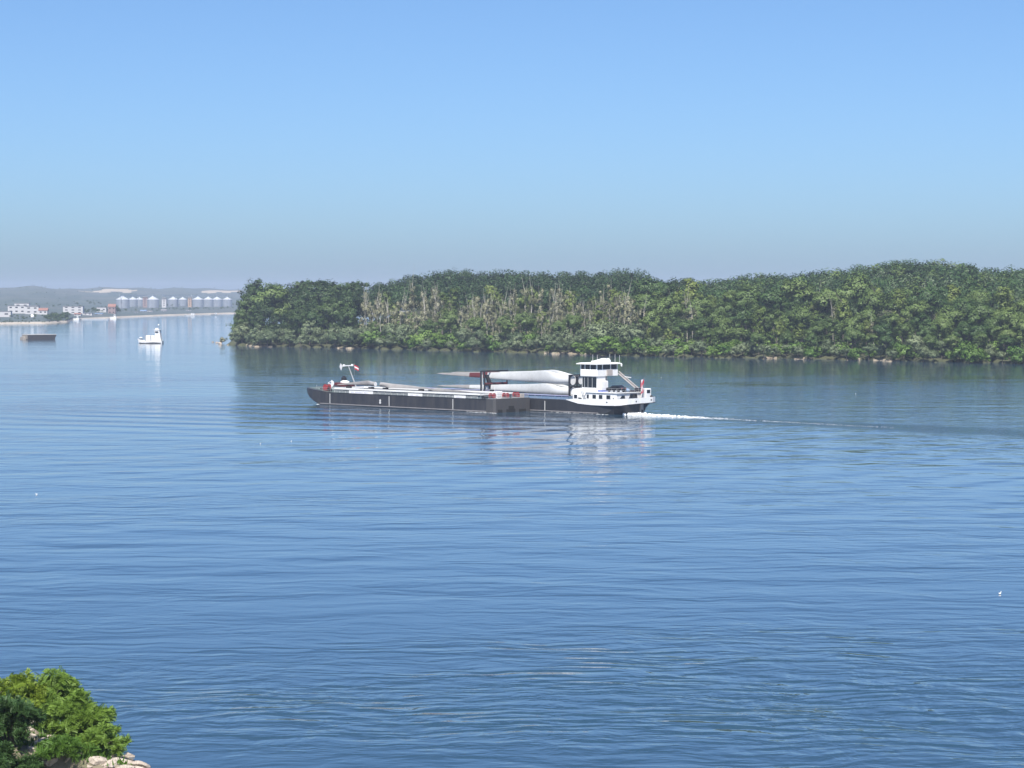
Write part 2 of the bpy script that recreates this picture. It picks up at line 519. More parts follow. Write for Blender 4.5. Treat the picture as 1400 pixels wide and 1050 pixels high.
M['field_straw'] = ground_mat('field_straw', (0.40, 0.34, 0.26), (0.36, 0.31, 0.24), (0.30, 0.26, 0.2), 0.004)
M['shore_sand'] = ground_mat('shore_sand', (0.42, 0.37, 0.30), (0.34, 0.3, 0.25), (0.25, 0.22, 0.18), 0.02)

# ------------------------------------------------------------------ the island
SHORE = [(240, 470.0), (302, 471.0), (330, 473.5), (420, 475.0), (560, 478.5), (720, 482.5), (850, 486.5), (1000, 489.5), (1150, 492.0), (1250, 494.5), (1400, 497.5), (1750, 505.0)]
SKYLINE = [(300, 400), (320, 389), (360, 385), (440, 381), (485, 386), (497, 389), (540, 382), (560, 376), (600, 369), (650, 368), (700, 370),
           (750, 370), (800, 371), (860, 368), (880, 371), (895, 378), (930, 379), (960, 384), (985, 381), (1020, 375), (1080, 373), (1100, 369),
           (1150, 365), (1200, 360), (1240, 355), (1290, 355), (1320, 360), (1345, 365), (1400, 364), (1750, 362)]

def shore_point(px):
    return at(px, interp(px, SHORE) + 0.6 * math.sin(px * 0.11) + 0.4 * math.sin(px * 0.29 + 1))

def island_h(px, d, D):
    h = -0.6 + 1.0 * smooth(-2, 4, d) + 0.9 * smooth(0, 10, d) + (3.4 + 3.5 * smooth(480, 560, px)) * smooth(6, 95, d)
    back = CAM_H + (405 - interp(px, SKYLINE)) / F * D - 21.5
    k = smooth(80, 300, d) * smooth(470, 520, px) * 1.0
    h = h * (1 - k) + max(back, 4.5) * k
    return -1.0 + (h + 1.0) * smooth(300, 316, px)

ISL_D = [-8, -2, 0, 2, 4, 8, 14, 24, 40, 60, 85, 110, 150, 200, 260, 330, 420, 520]
def make_island():
    pxs = list(np.arange(300, 330, 3)) + list(np.arange(330, 1751, 6))
    v, mi = [], []
    for px in pxs:
        s = shore_point(px)
        for d in ISL_D:
            # the left edge runs straight back, hidden behind the tip; the further back the same px fan spreads
            x = s.x + d * (s.x / s.y) * (0.55 if s.x < 0 else 1.0)
            v.append((x, s.y + d, island_h(px, d, s.y + d)))
    n = len(ISL_D)
    mb = MB()
    for i in range(len(pxs) - 1):
        for j in range(n - 1):
            mb.add([], [])
    faces, mats = [], []
    for i in range(len(pxs) - 1):
        for j in range(n - 1):
            faces.append((i * n + j, (i + 1) * n + j, (i + 1) * n + j + 1, i * n + j + 1))
            mats.append(0 if ISL_D[j] < 3 and math.sin(pxs[i] * 0.043) + math.sin(pxs[i] * 0.017 + 1) + 0.6 * math.sin(pxs[i] * 0.11) > 0.95 else 1)
    mb.v, mb.f, mb.m = v, faces, mats
    o = mb.build('island_ground', [M['sand'], M['forest_floor']], sm=True)
    tag(o, 'sandy edged wooded island ground', None, None, 'structure')
make_island()

# --- tree prototypes: each is a list of (trunk mesh, crown mesh)
def trunk_mesh(name, g, h, r, lean, limbs, mat, spread=0.7):
    mb = MB()
    top = Vector((lean[0], lean[1], h))
    pts = [Vector((lean[0] * (k / 4) ** 1.5, lean[1] * (k / 4) ** 1.5, h * k / 4)) + Vector((g.normal() * 0.12, g.normal() * 0.12, 0)) * (0 if k == 0 else 1) for k in range(5)]
    for k in range(4):
        mb.tube(pts[k] - Vector((0, 0, 0.15 if k == 0 else 0)), pts[k + 1], r * (1 - 0.17 * k), r * (1 - 0.17 * (k + 1)), 7)
    for k in range(limbs):
        a = g.uniform(0, 2 * math.pi)
        t = g.uniform(0.45, 0.98)
        b = pts[0].lerp(pts[4], t)
        L = h * g.uniform(0.22, 0.45)
        e = b + Vector((math.cos(a) * L * spread, math.sin(a) * L * spread, L * (1.2 - 0.65 * spread)))
        mid = b.lerp(e, 0.5) + Vector((0, 0, -L * 0.06))
        mb.tube(b, mid, r * 0.45, r * 0.3, 5)
        mb.tube(mid, e, r * 0.3, r * 0.1, 5)
    o = mb.build(name, mat, sm=True)
    me = o.data
    bpy.data.objects.remove(o)
    return me

def lobes_for(kind, g):
    L = []
    if kind == 'broad':                     # wide rounded crown on a clear stem
        h, w = 19, 12.0
        for k in range(5):
            a = k * 1.26 + g.uniform(-0.4, 0.4)
            rr = g.uniform(0.35, 0.6) * w * 0.55
            L.append((math.cos(a) * rr, math.sin(a) * rr, g.uniform(0.52, 0.8) * h, g.uniform(2.7, 3.7), g.uniform(2.7, 3.7), g.uniform(2.0, 2.8)))
        L.append((g.normal() * .6, g.normal() * .6, h * 0.76, 4.4, 4.4, 3.8))
    elif kind == 'dark':                    # tall dense dark crown
        h, w = 25, 11
        for k in range(9):
            a = g.uniform(0, 6.28)
            rr = g.uniform(0.2, 0.6) * w * 0.55
            L.append((math.cos(a) * rr, math.sin(a) * rr, g.uniform(0.34, 0.84) * h, g.uniform(2.6, 3.8), g.uniform(2.6, 3.8), g.uniform(2.0, 3.0)))
        L.append((0, 0, h * 0.62, 4.4, 4.4, 7.0))
    elif kind == 'light':                   # looser yellow-green poplar
        h, w = 21, 7.5
        for k in range(7):
            a = g.uniform(0, 6.28)
            rr = g.uniform(0.15, 0.6) * w * 0.5
            L.append((math.cos(a) * rr, math.sin(a) * rr, g.uniform(0.42, 0.9) * h, g.uniform(1.5, 2.4), g.uniform(1.5, 2.4), g.uniform(1.6, 2.6)))
        L.append((0, 0, h * 0.68, 2.2, 2.2, 4.5))
    elif kind == 'willow':                  # low and spreading down to the water
        h, w = 11, 12
        for k in range(9):
            a = g.uniform(0, 6.28)
            rr = g.uniform(0.2, 0.85) * w * 0.45
            z = h * (0.82 - 0.55 * (rr / (w * 0.45)) ** 1.3) * g.uniform(0.75, 1.05)
            L.append((math.cos(a) * rr, math.sin(a) * rr, max(1.6, z), g.uniform(1.7, 2.7), g.uniform(1.7, 2.7), g.uniform(1.4, 2.2)))
        L.append((0, 0, h * 0.5, 3.6, 3.6, 3.2))
    elif kind == 'bush':
        h, w = 5.0, 7.0
        for k in range(7):
            a = g.uniform(0, 6.28)
            rr = g.uniform(0.2, 0.9) * w * 0.42
            z = h * (0.7 - 0.45 * (rr / (w * 0.42))) * g.uniform(0.8, 1.1)
            L.append((math.cos(a) * rr, math.sin(a) * rr, max(0.9, z), g.uniform(1.0, 1.7), g.uniform(1.0, 1.7), g.uniform(0.8, 1.3)))
        L.append((0, 0, h * 0.45, 1.9, 1.9, 1.6))
    elif kind == 'pale':                    # upright, stems showing, thin foliage
        h, w = 19, 5
        for k in range(9):
            a = g.uniform(0, 6.28)
            rr = g.uniform(0.2, 1.0) * w * 0.42
            L.append((math.cos(a) * rr, math.sin(a) * rr, g.uniform(0.4, 0.98) * h, g.uniform(0.8, 1.4), g.uniform(0.8, 1.4), g.uniform(1.2, 2.2)))
    return L

KINDS = {  # variants, leaf faces, clumps, face size, material, trunk height, trunk radius, limbs, bark
    'broad': (7, 4200, 64, 0.62, 'leaf_mid', 13.0, 0.32, 5, 'bark'),
    'dark': (5, 4200, 90, 0.68, 'leaf_dark', 16.0, 0.42, 5, 'bark'),
    'light': (5, 2200, 56, 0.58, 'leaf_light', 17.0, 0.28, 5, 'bark'),
    'willow': (6, 3000, 70, 0.56, 'leaf_willow', 5.5, 0.35, 7, 'bark'),
    'bush': (5, 1500, 44, 0.42, 'leaf_bush', 2.2, 0.12, 6, 'bark'),
    'pale': (8, 1500, 44, 0.44, 'leaf_pale', 18.5, 0.14, 5, 'bark_pale'),
}
NAMES = {'broad': ('broadleaf_tree', 'mid green rounded tree', 'tree'), 'dark': ('dense_tree', 'tall dense dark green tree', 'tree'),
         'light': ('poplar_tree', 'light yellow green poplar', 'tree'), 'willow': ('willow_tree', 'low grey green willow', 'tree'),
         'bush': ('riverside_bush', 'bright green bush', 'bush'), 'pale': ('bare_stemmed_tree', 'thin pale stemmed tree', 'tree')}
GROUPS = {'broad': 'rounded trees of the island wood', 'dark': 'tall dark trees at the island tip', 'light': 'light poplars of the island wood',
          'willow': 'willows along the island shore', 'bush': 'bushes along the island shore', 'pale': 'pale stemmed trees in the middle of the island'}
PROTO = {}
for ki, (kind, (nv, nf, nc, sz, mat, th, tr, nl, bark)) in enumerate(KINDS.items()):
    PROTO[kind] = []
    for v in range(nv):
        g = np.random.default_rng(100 * ki + v)
        L = lobes_for(kind, g)
        P, N = crown_points(g, L, nf, nc)
        P[:, 2] = np.maximum(P[:, 2], 0.25)
        cm = quads_mesh(NAMES[kind][0] + '_crown', leaf_quads(P, N, sz, g), M[mat])
        tm = trunk_mesh(NAMES[kind][0] + '_trunk', g, th, tr, (g.normal() * 0.6, g.normal() * 0.6), nl, M[bark], 0.22 if kind == 'pale' else 0.6)
        PROTO[kind].append((tm, cm))

SECTIONS = [(365, 'at island tip'), (490, 'beyond barge bow'), (640, 'beyond barge middle'), (785, 'beyond turbine blades'),
            (905, 'behind wheelhouse'), (1060, 'right of ship stern'), (1230, 'below highest hilltop'), (3000, 'near right edge')]
ROWS = ['waterline row', 'second row', 'third row', 'fourth row', 'fifth row', 'sixth row', 'rearmost row']
ORD = ['leftmost', 'second', 'third', 'fourth', 'fifth', 'sixth', 'seventh', 'eighth', 'ninth', 'tenth', 'eleventh', 'twelfth', 'thirteenth', 'fourteenth', 'fifteenth', 'sixteenth']
placed = []
TOPS = {'left': (8.5, 13, 18.5, 24.5, 29.5, 32.5, 33.5), 'mid': (7.0, 12, 15.5, 19.5, 22.8, 25.5, 28.0), 'right': (7.0, 10.5, 14.5, 18, 22, 25.5, 29)}
KIND_H = {'broad': 18.5, 'dark': 24.0, 'light': 20.5, 'willow': 11.5, 'bush': 5.4, 'pale': 19.5}
def plant(kind, px, d, row, scale=1.0, z=None):
    s = shore_point(px)
    D = s.y + d
    x = xat(px, D)
    spx = px
    zz = island_h(spx, d, D) if z is None else z
    tm, cm = PROTO[kind][rng.integers(len(PROTO[kind]))]
    nm = NAMES[kind]
    o = empty(nm[0], (x, D, zz), rng.uniform(0, 6.28))
    top = TOPS['left' if px < 490 else ('mid' if px < 880 else 'right')][row]
    k = (top - zz) / KIND_H[kind] * (rng.uniform(0.96, 1.05) if kind == 'dark' else rng.uniform(0.76, 1.24))
    k = min(1.45 if kind == 'willow' else 2.0, max(0.5, k))
    o.scale = (k * rng.uniform(0.92, 1.12), k * rng.uniform(0.92, 1.12), k)
    link(tm, 'stem' if kind == 'bush' else 'trunk', o)
    link(cm, 'foliage' if kind == 'bush' else 'crown', o)
    placed.append((o, kind, px, row))
    return o

def kind_at(px, row):
    u = rng.uniform()
    if row == 0:
        if px < 470: return 'willow'
        if 1040 < px < 1190: return 'willow' if u < 0.75 else 'bush'
        return 'bush' if u < 0.42 else 'willow'
    if px < 490:
        if row == 1: return 'willow' if u < 0.8 else 'broad'
        return 'dark' if u < 0.88 else 'broad'
    if px < 880:
        if row == 1: return 'bush' if u < 0.55 else 'willow'
        if row == 2: return 'broad' if u < 0.5 else ('willow' if u < 0.7 else 'pale')
        if row in (3, 4, 5): return 'pale' if u < 0.86 else 'light'
        return 'light' if u < 0.4 else 'pale'
    if row == 1: return 'willow' if u < 0.35 else ('bush' if u < 0.6 else 'broad')
    if row == 2: return 'broad' if u < 0.7 else 'light'
    return 'broad' if u < 0.6 else ('light' if u < 0.82 else ('dark' if u < 0.92 else 'pale'))

ROW_D = [2.0, 8.5, 19, 31, 46, 66, 88]
ROW_STEP = [14, 18, 24, 29, 30, 31, 32]
for row, (d, st) in enumerate(zip(ROW_D, ROW_STEP)):
    px = 318 + row * 5 + rng.uniform(0, 10)
    while px < 1425:
        kind = kind_at(px, row)
        sc = 1.0
        if row == 0 and 470 < px < 1400 and rng.uniform() < 0.08:
            px += st * 0.8
            continue
        plant(kind, px, d + rng.uniform(-0.25, 0.25) * (6 if row else 2), row, sc)
        px += st * (0.42 if kind == 'pale' else (0.8 if px < 490 and row > 1 else 1.0)) * rng.uniform(0.75, 1.25)

def section(px):
    for lim, name in SECTIONS:
        if px < lim: return name
buckets = {}
for o, kind, px, row in placed:
    buckets.setdefault((kind, row, section(px)), []).append((px, o))
for (kind, row, sec), lst in buckets.items():
    lst.sort(key=lambda a: a[0])
    for i, (px, o) in enumerate(lst):
        n = len(lst)
        lab = '%s, %s %s' % (NAMES[kind][1], ROWS[row], sec)
        if n > 1:
            lab += ', ' + ('leftmost' if i == 0 else ('rightmost' if i == n - 1 else ORD[min(i, len(ORD) - 1)] + ' from left'))
        tag(o, lab, NAMES[kind][2], GROUPS[kind])
print('island trees', len(placed))

# --- low growth under and between the trees: one mass
def make_undergrowth():
    g = np.random.default_rng(63)
    bases = [crown_points(np.random.default_rng(600 + v), lobes_for('bush', np.random.default_rng(610 + v)), 230, 24) for v in range(5)]
    parts, tone = [], []
    for d0, d1, n, k0, k1 in ((5, 30, 260, .5, .9), (22, 60, 330, .8, 1.3), (55, 106, 330, 1.1, 1.7), (96, 125, 230, 1.6, 2.3)):
        for _ in range(n):
            px, d = g.uniform(322, 1430), g.uniform(d0, d1)
            D = shore_point(px).y + d
            P, N = bases[g.integers(5)]
            k = g.uniform(k0, k1)
            a = g.uniform(0, 6.28)
            ca, sa = math.cos(a), math.sin(a)
            Q = np.stack([P[:, 0] * ca - P[:, 1] * sa, P[:, 0] * sa + P[:, 1] * ca, P[:, 2]], 1) * k + np.array([xat(px, D), D, island_h(px, d, D)])
            NN = np.stack([N[:, 0] * ca - N[:, 1] * sa, N[:, 0] * sa + N[:, 1] * ca, N[:, 2]], 1)
            parts.append(leaf_quads(Q, NN, 0.75, g))
            tone += [int(g.choice(3, p=(.45, .35, .2)))] * len(Q)
    o = link(quads_mesh('island_undergrowth', np.concatenate(parts), [M['leaf_mid'], M['leaf_dark'], M['leaf_bush']], tone), 'island_undergrowth')
    tag(o, 'green undergrowth filling the island wood between the trunks', 'undergrowth', None, 'stuff')
make_undergrowth()

# --- the rest of the wood behind them: one mass
def make_wood():
    parts, tone = [], []
    g = np.random.default_rng(5)
    base = []
    for v in range(6):
        gg = np.random.default_rng(900 + v)
        L = lobes_for('broad', gg)
        P, N = crown_points(gg, L, 560, 40)
        base.append((P, N))
    d = 104.0
    while d < 430:
        px = 452 if d < 240 else 520
        while px < 1440:
            s = shore_point(px)
            dd = d + g.uniform(-6, 6)
            D = s.y + dd
            z = island_h(px, dd, D)
            P, N = base[g.integers(6)]
            a = g.uniform(0, 6.28)
            k = g.uniform(0.9, 1.2)
            ca, sa = math.cos(a), math.sin(a)
            Q = np.stack([(P[:, 0] * ca - P[:, 1] * sa), (P[:, 0] * sa + P[:, 1] * ca), P[:, 2]], 1) * k + np.array([xat(px, D), D, z])
            NN = np.stack([N[:, 0] * ca - N[:, 1] * sa, N[:, 0] * sa + N[:, 1] * ca, N[:, 2]], 1)
            parts.append(leaf_quads(Q, NN, 1.0, g))
            tone += [int(g.choice(4, p=(.14, .86, .0, .0) if px < 930 else (.42, .28, .18, .12)))] * len(Q)
            px += g.uniform(18, 30)
        d += 16
    me = quads_mesh('background_wood', np.concatenate(parts), [M['leaf_mid'], M['leaf_dark'], M['leaf_light'], M['leaf_willow']], tone)
    o = link(me, 'background_wood')
    tag(o, 'green wood covering the low hill behind the island front trees', 'wood', None, 'stuff')
make_wood()

# ------------------------------------------------------------------ far shore
FSHORE = [(-600, 452), (0, 443), (60, 442.5), (92, 440.5), (100, 437.5), (160, 434.5), (230, 431.5), (310, 429.0), (700, 426), (2000, 426)]
def fshore_D(px): return CAM_H * F / (interp(px, FSHORE) - 405)
FH = [(-30, -1.0), (0, 0.0), (14, 1.6), (30, 3.0), (120, 4.6), (400, 7.5), (1000, 12.0), (1800, 21.0), (2600, 36.0), (3100, 44.0), (4000, 40.0), (5000, 30.0)]
HILL = [(-600, 390), (0, 394), (45, 392), (80, 394), (120, 393.5), (180, 394), (240, 393), (300, 396), (400, 394), (2000, 392)]
def far_z(px, e):
    D = fshore_D(px) + e
    z = interp(e, FH)
    top = zat(interp(px, HILL), fshore_D(px) + 3100)
    return z * (1 + (top / 44.0 - 1) * smooth(800, 3000, e)) + (2.0 * math.sin(px * 0.05 + e * 0.004) + 1.2 * math.sin(px * 0.13 + 2 + e * 0.002)) * smooth(700, 1500, e)
def make_far():
    pxs = list(np.arange(-600, 0, 30)) + list(np.arange(0, 330, 4)) + list(np.arange(330, 2001, 40))
    es = [-30, -4, 0, 7, 14, 30, 70, 120, 200, 300, 400, 600, 800, 1000, 1200, 1400, 1600, 1800, 2000, 2200, 2350, 2450, 2550, 2650, 2750, 2850, 2950, 3050, 3150, 3400, 4000, 5000]
    v, f, mt = [], [], []
    for px in pxs:
        D0 = fshore_D(px)
        for e in es:
            D = D0 + e
            v.append((xat(px, D), D, far_z(px, e)))
    n = len(es)
    for i in range(len(pxs) - 1):
        for j in range(n - 1):
            f.append((i * n + j, (i + 1) * n + j, (i + 1) * n + j + 1, i * n + j + 1))
            px, e = pxs[i], es[j]
            k = 0
            if e < 14: k = 3
            elif 2450 + 90 * math.sin(px * .21) <= e < 2500 + 300 * smooth(100, 150, px) * smooth(195, 165, px) and 104 <= px < 195: k = 2
            elif 2450 + 70 * math.sin(px * .3) <= e < 2750 and 276 <= px < 330: k = 2
            elif e >= 1000 and (int(px / 37) + int(e / 400)) % 3 == 0: k = 1
            mt.append(k)
    mb = MB()
    mb.v, mb.f, mb.m = v, f, mt
    o = mb.build('far_hills', [M['meadow_hazed'], M['field_hazed'], M['field_straw'], M['shore_sand']], sm=True)
    tag(o, 'far shore meadows rising to low hills with straw fields', None, None, 'structure')
make_far()

def far_pos(px, e):
    D = fshore_D(px) + e
    return Vector((xat(px, D), D, far_z(px, e)))

def scale_at(px, e): return F / (fshore_D(px) + e)     # photo pixels per metre there

# grain silos
SILOS = [(168, 17, 500, 'far left of the row'), (182, 12, 640, None), (191, 11, 640, None), (209, 16, 480, None), (237, 13, 560, None), (250, 11, 600, None),
         (271, 14, 470, None), (285, 13, 470, None), (297, 13, 470, None), (311, 12, 470, None)]
def make_silo(px, wpx, e, label):
    p = far_pos(px, e)
    sc = scale_at(px, e)
    r = wpx * 1.08 / sc / 2
    h = zat(409.6, p.y) - p.z
    o = empty('grain_silo', p, 0, label, 'silo', 'steel grain silos on the far shore')
    mb = MB()
    prof = []
    for k in range(13):
        z = h * k / 12
        prof += [(r, z)] if k == 0 else [(r * 1.004, z - 0.12), (r, z)]
    mb.lathe(prof, n=40)
    mb.build('wall', M['galv'], o, sm=True)
    rf = MB().lathe([(r * 1.03, h), (r * 1.03, h + 0.15), (r * 0.12, h + r * 0.5), (r * 0.12, h + r * 0.5 + 0.8), (0.1, h + r * 0.5 + 0.9)], n=40).build('roof', M['galv_roof'], o, sm=False)
    lad = MB()
    for s in (-0.35, 0.35): lad.tube((s, -r - 0.25, 0), (s, -r - 0.25, h + 0.5), 0.08, n=4)
    for k in range(int(h / 0.8)): lad.tube((-0.35, -r - 0.25, 0.4 + k * 0.8), (0.35, -r - 0.25, 0.4 + k * 0.8), 0.05, n=4)
    lad.build('ladder', M['grey_steel'], o)
    return o
for i, (px, w, e, _) in enumerate(SILOS):
    make_silo(px, w, e, 'steel grain silo on far shore, ' + ['leftmost of the row', 'second from left', 'third from left', 'fourth, beside reddish tower', 'fifth, past the white tower',
              'sixth from left', 'seventh, beside the orange tower', 'eighth from left', 'ninth from left', 'rightmost, half behind the island trees'][i])

def elevator(px, e, wpx, ytop, mat, label, roofm):
    p = far_pos(px, e)
    sc = scale_at(px, e)
    w = wpx / sc
    h = zat(ytop, p.y) - p.z
    o = empty('elevator_tower', p, 0, label, 'tower', 'elevator towers between the silos')
    MB().box(-w / 2, w / 2, -w / 2, w / 2, 0, h).build('shaft', mat, o)
    MB().prism([(-w * .6, h), (w * .6, h), (w * .5, h + 1.2), (0, h + 2.2), (-w * .5, h + 1.2)], -w * .6, w * .6).build('roof', roofm, o)
    wb = MB()
    for k in range(4): wb.box(-w * .12, w * .12, -w / 2 - 0.06, -w / 2 + 0.02, h * (0.2 + 0.2 * k), h * (0.2 + 0.2 * k) + 1.3)
    wb.build('window', M['glass'], o)
    return o
elevator(199, 520, 6, 406.5, M['brick'], 'reddish elevator tower standing between third and fourth silo', M['roof_grey'])
elevator(225, 470, 6, 408.5, M['plaster'], 'white elevator tower right of the fourth silo', M['roof_grey'])
elevator(260, 470, 5, 407.5, M['orange'], 'orange brown elevator tower between sixth and seventh silo', M['roof_grey'])

def conveyor(px0, px1, e, y, label):
    a, b = far_pos(px0, e), far_pos(px1, e)
    za, zb = zat(y, a.y), zat(y, b.y)
    o = empty('conveyor_bridge', (a.x, a.y, 0), 0, label, 'conveyor', 'conveyor bridges above the silos')
    d = b - a
    mb = MB()
    n = max(3, int(d.length / 8))
    for s in (0, 1.4):
        mb.tube((0, 0, za + s), (d.x, d.y, zb + s), 0.42, n=4)
    for k in range(n):
        t0, t1 = k / n, (k + 1) / n
        mb.tube((d.x * t0, d.y * t0, za + (zb - za) * t0 + (1.4 if k % 2 else 0)), (d.x * t1, d.y * t1, za + (zb - za) * t1 + (0 if k % 2 else 1.4)), 0.15, n=4)
    mb.build('truss', M['galv_roof'], o)
    lg = MB()
    for t in (0.02, 0.5, 0.98):
        gx, gy = d.x * t, d.y * t
        gz = far_z(px0 + (px1 - px0) * t, e)
        for s in (-0.7, 0.7): lg.tube((gx + s, gy, gz), (gx + s * 0.5, gy, za + (zb - za) * t), 0.2, n=4)
    lg.build('support', M['grey_steel'], o)
conveyor(164, 214, 498, 404.8, 'pale conveyor truss running over the left silos')
conveyor(222, 258, 540, 404.8, 'pale conveyor truss running over the middle silos')
conveyor(262, 312, 500, 404.8, 'pale conveyor truss running over the right silos')

def house(name, px, e, wpx, ybase, ytop, label, wallm='plaster', roofm='roof_grey', roof='flat', depth=None, bands=0, group='buildings on the far shore', cat='building'):
    p = far_pos(px, e)
    p.z = min(p.z, zat(ybase, p.y)) if abs(p.z - zat(ybase, p.y)) < 3 else p.z
    sc = F / p.y
    w = wpx / sc
    h = zat(ytop, p.y) - p.z
    dp = depth or max(6, w * 0.4)
    o = empty(name, p, 0, label, cat, group)
    rh = 0.0 if roof == 'flat' else min(h * 0.4, 3.5)
    MB().box(-w / 2, w / 2, 0, dp, -2, h - rh).build('wall', M[wallm], o)
    r = MB()
    if roof == 'flat': r.box(-w / 2 - .3, w / 2 + .3, -.3, dp + .3, h, h + 0.4)
    else:
        r.loft([[(-w / 2 - .4, -.5, h - rh), (-w / 2 - .4, dp + .5, h - rh), (-w / 2 - .4, dp / 2, h)],
                [(w / 2 + .4, -.5, h - rh), (w / 2 + .4, dp + .5, h - rh), (w / 2 + .4, dp / 2, h)]])
    r.build('roof', M[roofm], o)
    hh = h - rh
    rows = bands or max(1, int(hh / 3.2))
    for rI in range(rows):
        z0 = hh * (rI + 0.45) / rows
        n = min(8, max(2, int(w / 6)))
        for k in range(n):
            x = -w / 2 + w * (k + 0.5) / n
            MB().box(x - w / n * 0.2, x + w / n * 0.2, -0.08, 0.05, z0, z0 + min(1.2, hh / rows * 0.32)).build('window', M['glass'], o)
    return o
house('white_building', 31, 330, 40, 421.5, 418.2, 'long white building on the far left slope')
house('white_building', 30, 420, 20, 420, 414.8, 'taller white block behind the long white building', bands=2)
house('white_building', 44, 290, 18, 423.5, 419.0, 'lower white wing right of the long white building')
house('white_building', 59, 270, 12, 425.5, 421.0, 'small white house with brown roof beside the dark trees', 'plaster', 'roof_tile', 'gable')
house('warehouse', 3, 150, 24, 430.5, 426.0, 'low white warehouse at the left edge of the photo')
house('warehouse', 100, 160, 27, 428, 419.0, 'striped white warehouse with two window bands', bands=3)
house('warehouse', 139, 220, 13, 424, 420.3, 'small pale shed left of the brown house')
house('riverside_house', 153, 110, 10, 430, 415.5, 'dark brown house with steep roof near the leftmost silo', 'brick', 'roof_tile', 'gable')
house('riverside_house', 106, 70, 9, 431, 428.0, 'tiny white hut below the striped warehouse', 'plaster', 'roof_tile', 'gable')
house('riverside_house', 120, 75, 12, 431, 428.3, 'low white shed on the shore right of the striped warehouse')
house('riverside_house', 135, 80, 10, 430.5, 428.0, 'pale blue roofed shed left of the brown house', 'plaster', 'coaming_blue', 'gable')
house('riverside_house', 196, 150, 8, 428, 423.5, 'white gabled shed under the fourth silo', 'plaster', 'coaming_blue', 'gable')
house('riverside_house', 205, 130, 7, 428.5, 425.0, 'white cube shed beside the gabled shed')
house('riverside_house', 224, 140, 7, 427.5, 422.5, 'white arched shed under the white elevator tower', 'plaster', 'roof_grey', 'gable')
house('riverside_house', 186, 120, 5, 428.5, 426.5, 'tiny white kiosk on the shore below the second silo')
house('riverside_house', 238, 110, 5, 428.0, 426.3, 'tiny white cabin on the shore below the fifth silo')
house('riverside_house', 258, 130, 7, 426.5, 424.0, 'small white shed below the orange tower')
p = far_pos(44.5, 120)
o = empty('storage_dome', p, 0, 'small white dome below the white buildings', 'dome')
MB().ball((0, 0, 0.6), (1.9, 1.9, 2.6), 16).build('shell', M['white'], o, True)
MB().lathe([(2.1, -1.0), (2.1, 0.5), (1.95, 0.5)], n=16).build('base', M['grey_steel'], o)

# moored vessels along the far shore
def moored(name, px0, px1, y, hpx, hullm, label, cabin=True):
    D = CAM_H * F / (y - 405)
    x0, x1 = xat(px0, D), xat(px1, D)
    L = x1 - x0
    h = hpx / F * D
    o = empty(name, (x0, D, 0), 0, label, 'boat', 'boats moored at the far shore')
    b = min(6.0, L * 0.3)
    k = min(L * 0.12, 5)
    MB().loft([[(-k * .2, b / 2, h * 1.05), (0, b / 2 + .3, h), (0, b / 2 - .3, h), (k * .4, b / 2, -0.4)],
               [(k, 0, h * 0.95), (k, b, h * .95), (k, b * .9, -0.4), (k, b * .1, -0.4)],
               [(L, 0, h * 0.95), (L, b, h * .95), (L, b * .9, -0.4), (L, b * .1, -0.4)]]).build('hull', hullm, o)
    if cabin:
        MB().rbox(L * .62, L * .9, b * .15, b * .85, h * .95, h * .95 + min(2.6, h * 1.2), 0.15).build('cabin', M['white'], o)
        MB().box(L * .66, L * .86, b * .15 - .04, b * .15 + .02, h * .95 + min(1.2, h * .5), h * .95 + min(1.9, h * .9)).build('window', M['glass'], o)
moored('moored_barge', 107, 148, 437.2, 1.5, M['white'], 'long low white barge moored before the striped warehouse', False)
moored('moored_boat', 100, 108, 437.6, 2.4, M['white'], 'white boat at the left end of the moored barge')
moored('moored_boat', 150, 159, 436.2, 2.8, M['white'], 'white boat with dark hull line right of the moored barge')
moored('moored_boat', 252, 267, 431.8, 1.6, M['line_white'], 'pale low boat moored below the orange tower')
moored('moored_boat', 289, 297, 431.2, 1.6, M['coaming'], 'grey blue boat moored right of the pale low boat')

# far trees: one mass
def make_far_trees():
    g = np.random.default_rng(21)
    bases = []
    for v in range(5):
        gg = np.random.default_rng(700 + v)
        P, N = crown_points(gg, lobes_for('willow', gg), 110, 16)
        bases.append((P, N))
    parts = []
    def put(px, e, hpx):
        p = far_pos(px, e)
        k = hpx / (F / p.y) / 11.5
        P, N = bases[g.integers(5)]
        parts.append(leaf_quads(P * k + np.array(p) + np.array([0, 0, -0.5]), N, 1.6 * k, g))
    for _ in range(70): put(g.uniform(62, 93), g.uniform(4, 110), g.uniform(5, 11))
    for _ in range(60): put(g.uniform(-60, 95), g.uniform(30, 240), g.uniform(3, 6))
    for _ in range(50): put(g.uniform(-60, 95), g.uniform(8, 20), g.uniform(2.0, 4))
    for _ in range(40): put(g.uniform(110, 165), g.uniform(180, 340), g.uniform(4, 8))
    for _ in range(16): put(g.uniform(150, 160), g.uniform(120, 200), g.uniform(8, 13))
    for _ in range(70): put(g.uniform(160, 330), g.uniform(170, 300), g.uniform(2, 4.5))
    for _ in range(90): put(g.uniform(-60, 330), g.uniform(500, 1300), g.uniform(3, 5.5))
    for _ in range(160): put(g.uniform(-100, 340), g.choice([900, 1400, 1900, 2300, 2900, 3080]) + g.uniform(-40, 40), g.uniform(1.5, 3.2))
    me = quads_mesh('distant_trees', np.concatenate(parts), M['leaf_dark'])
    tag(link(me, 'distant_trees'), 'hazy blue green trees and hedges along the far shore', 'trees', None, 'stuff')
make_far_trees()

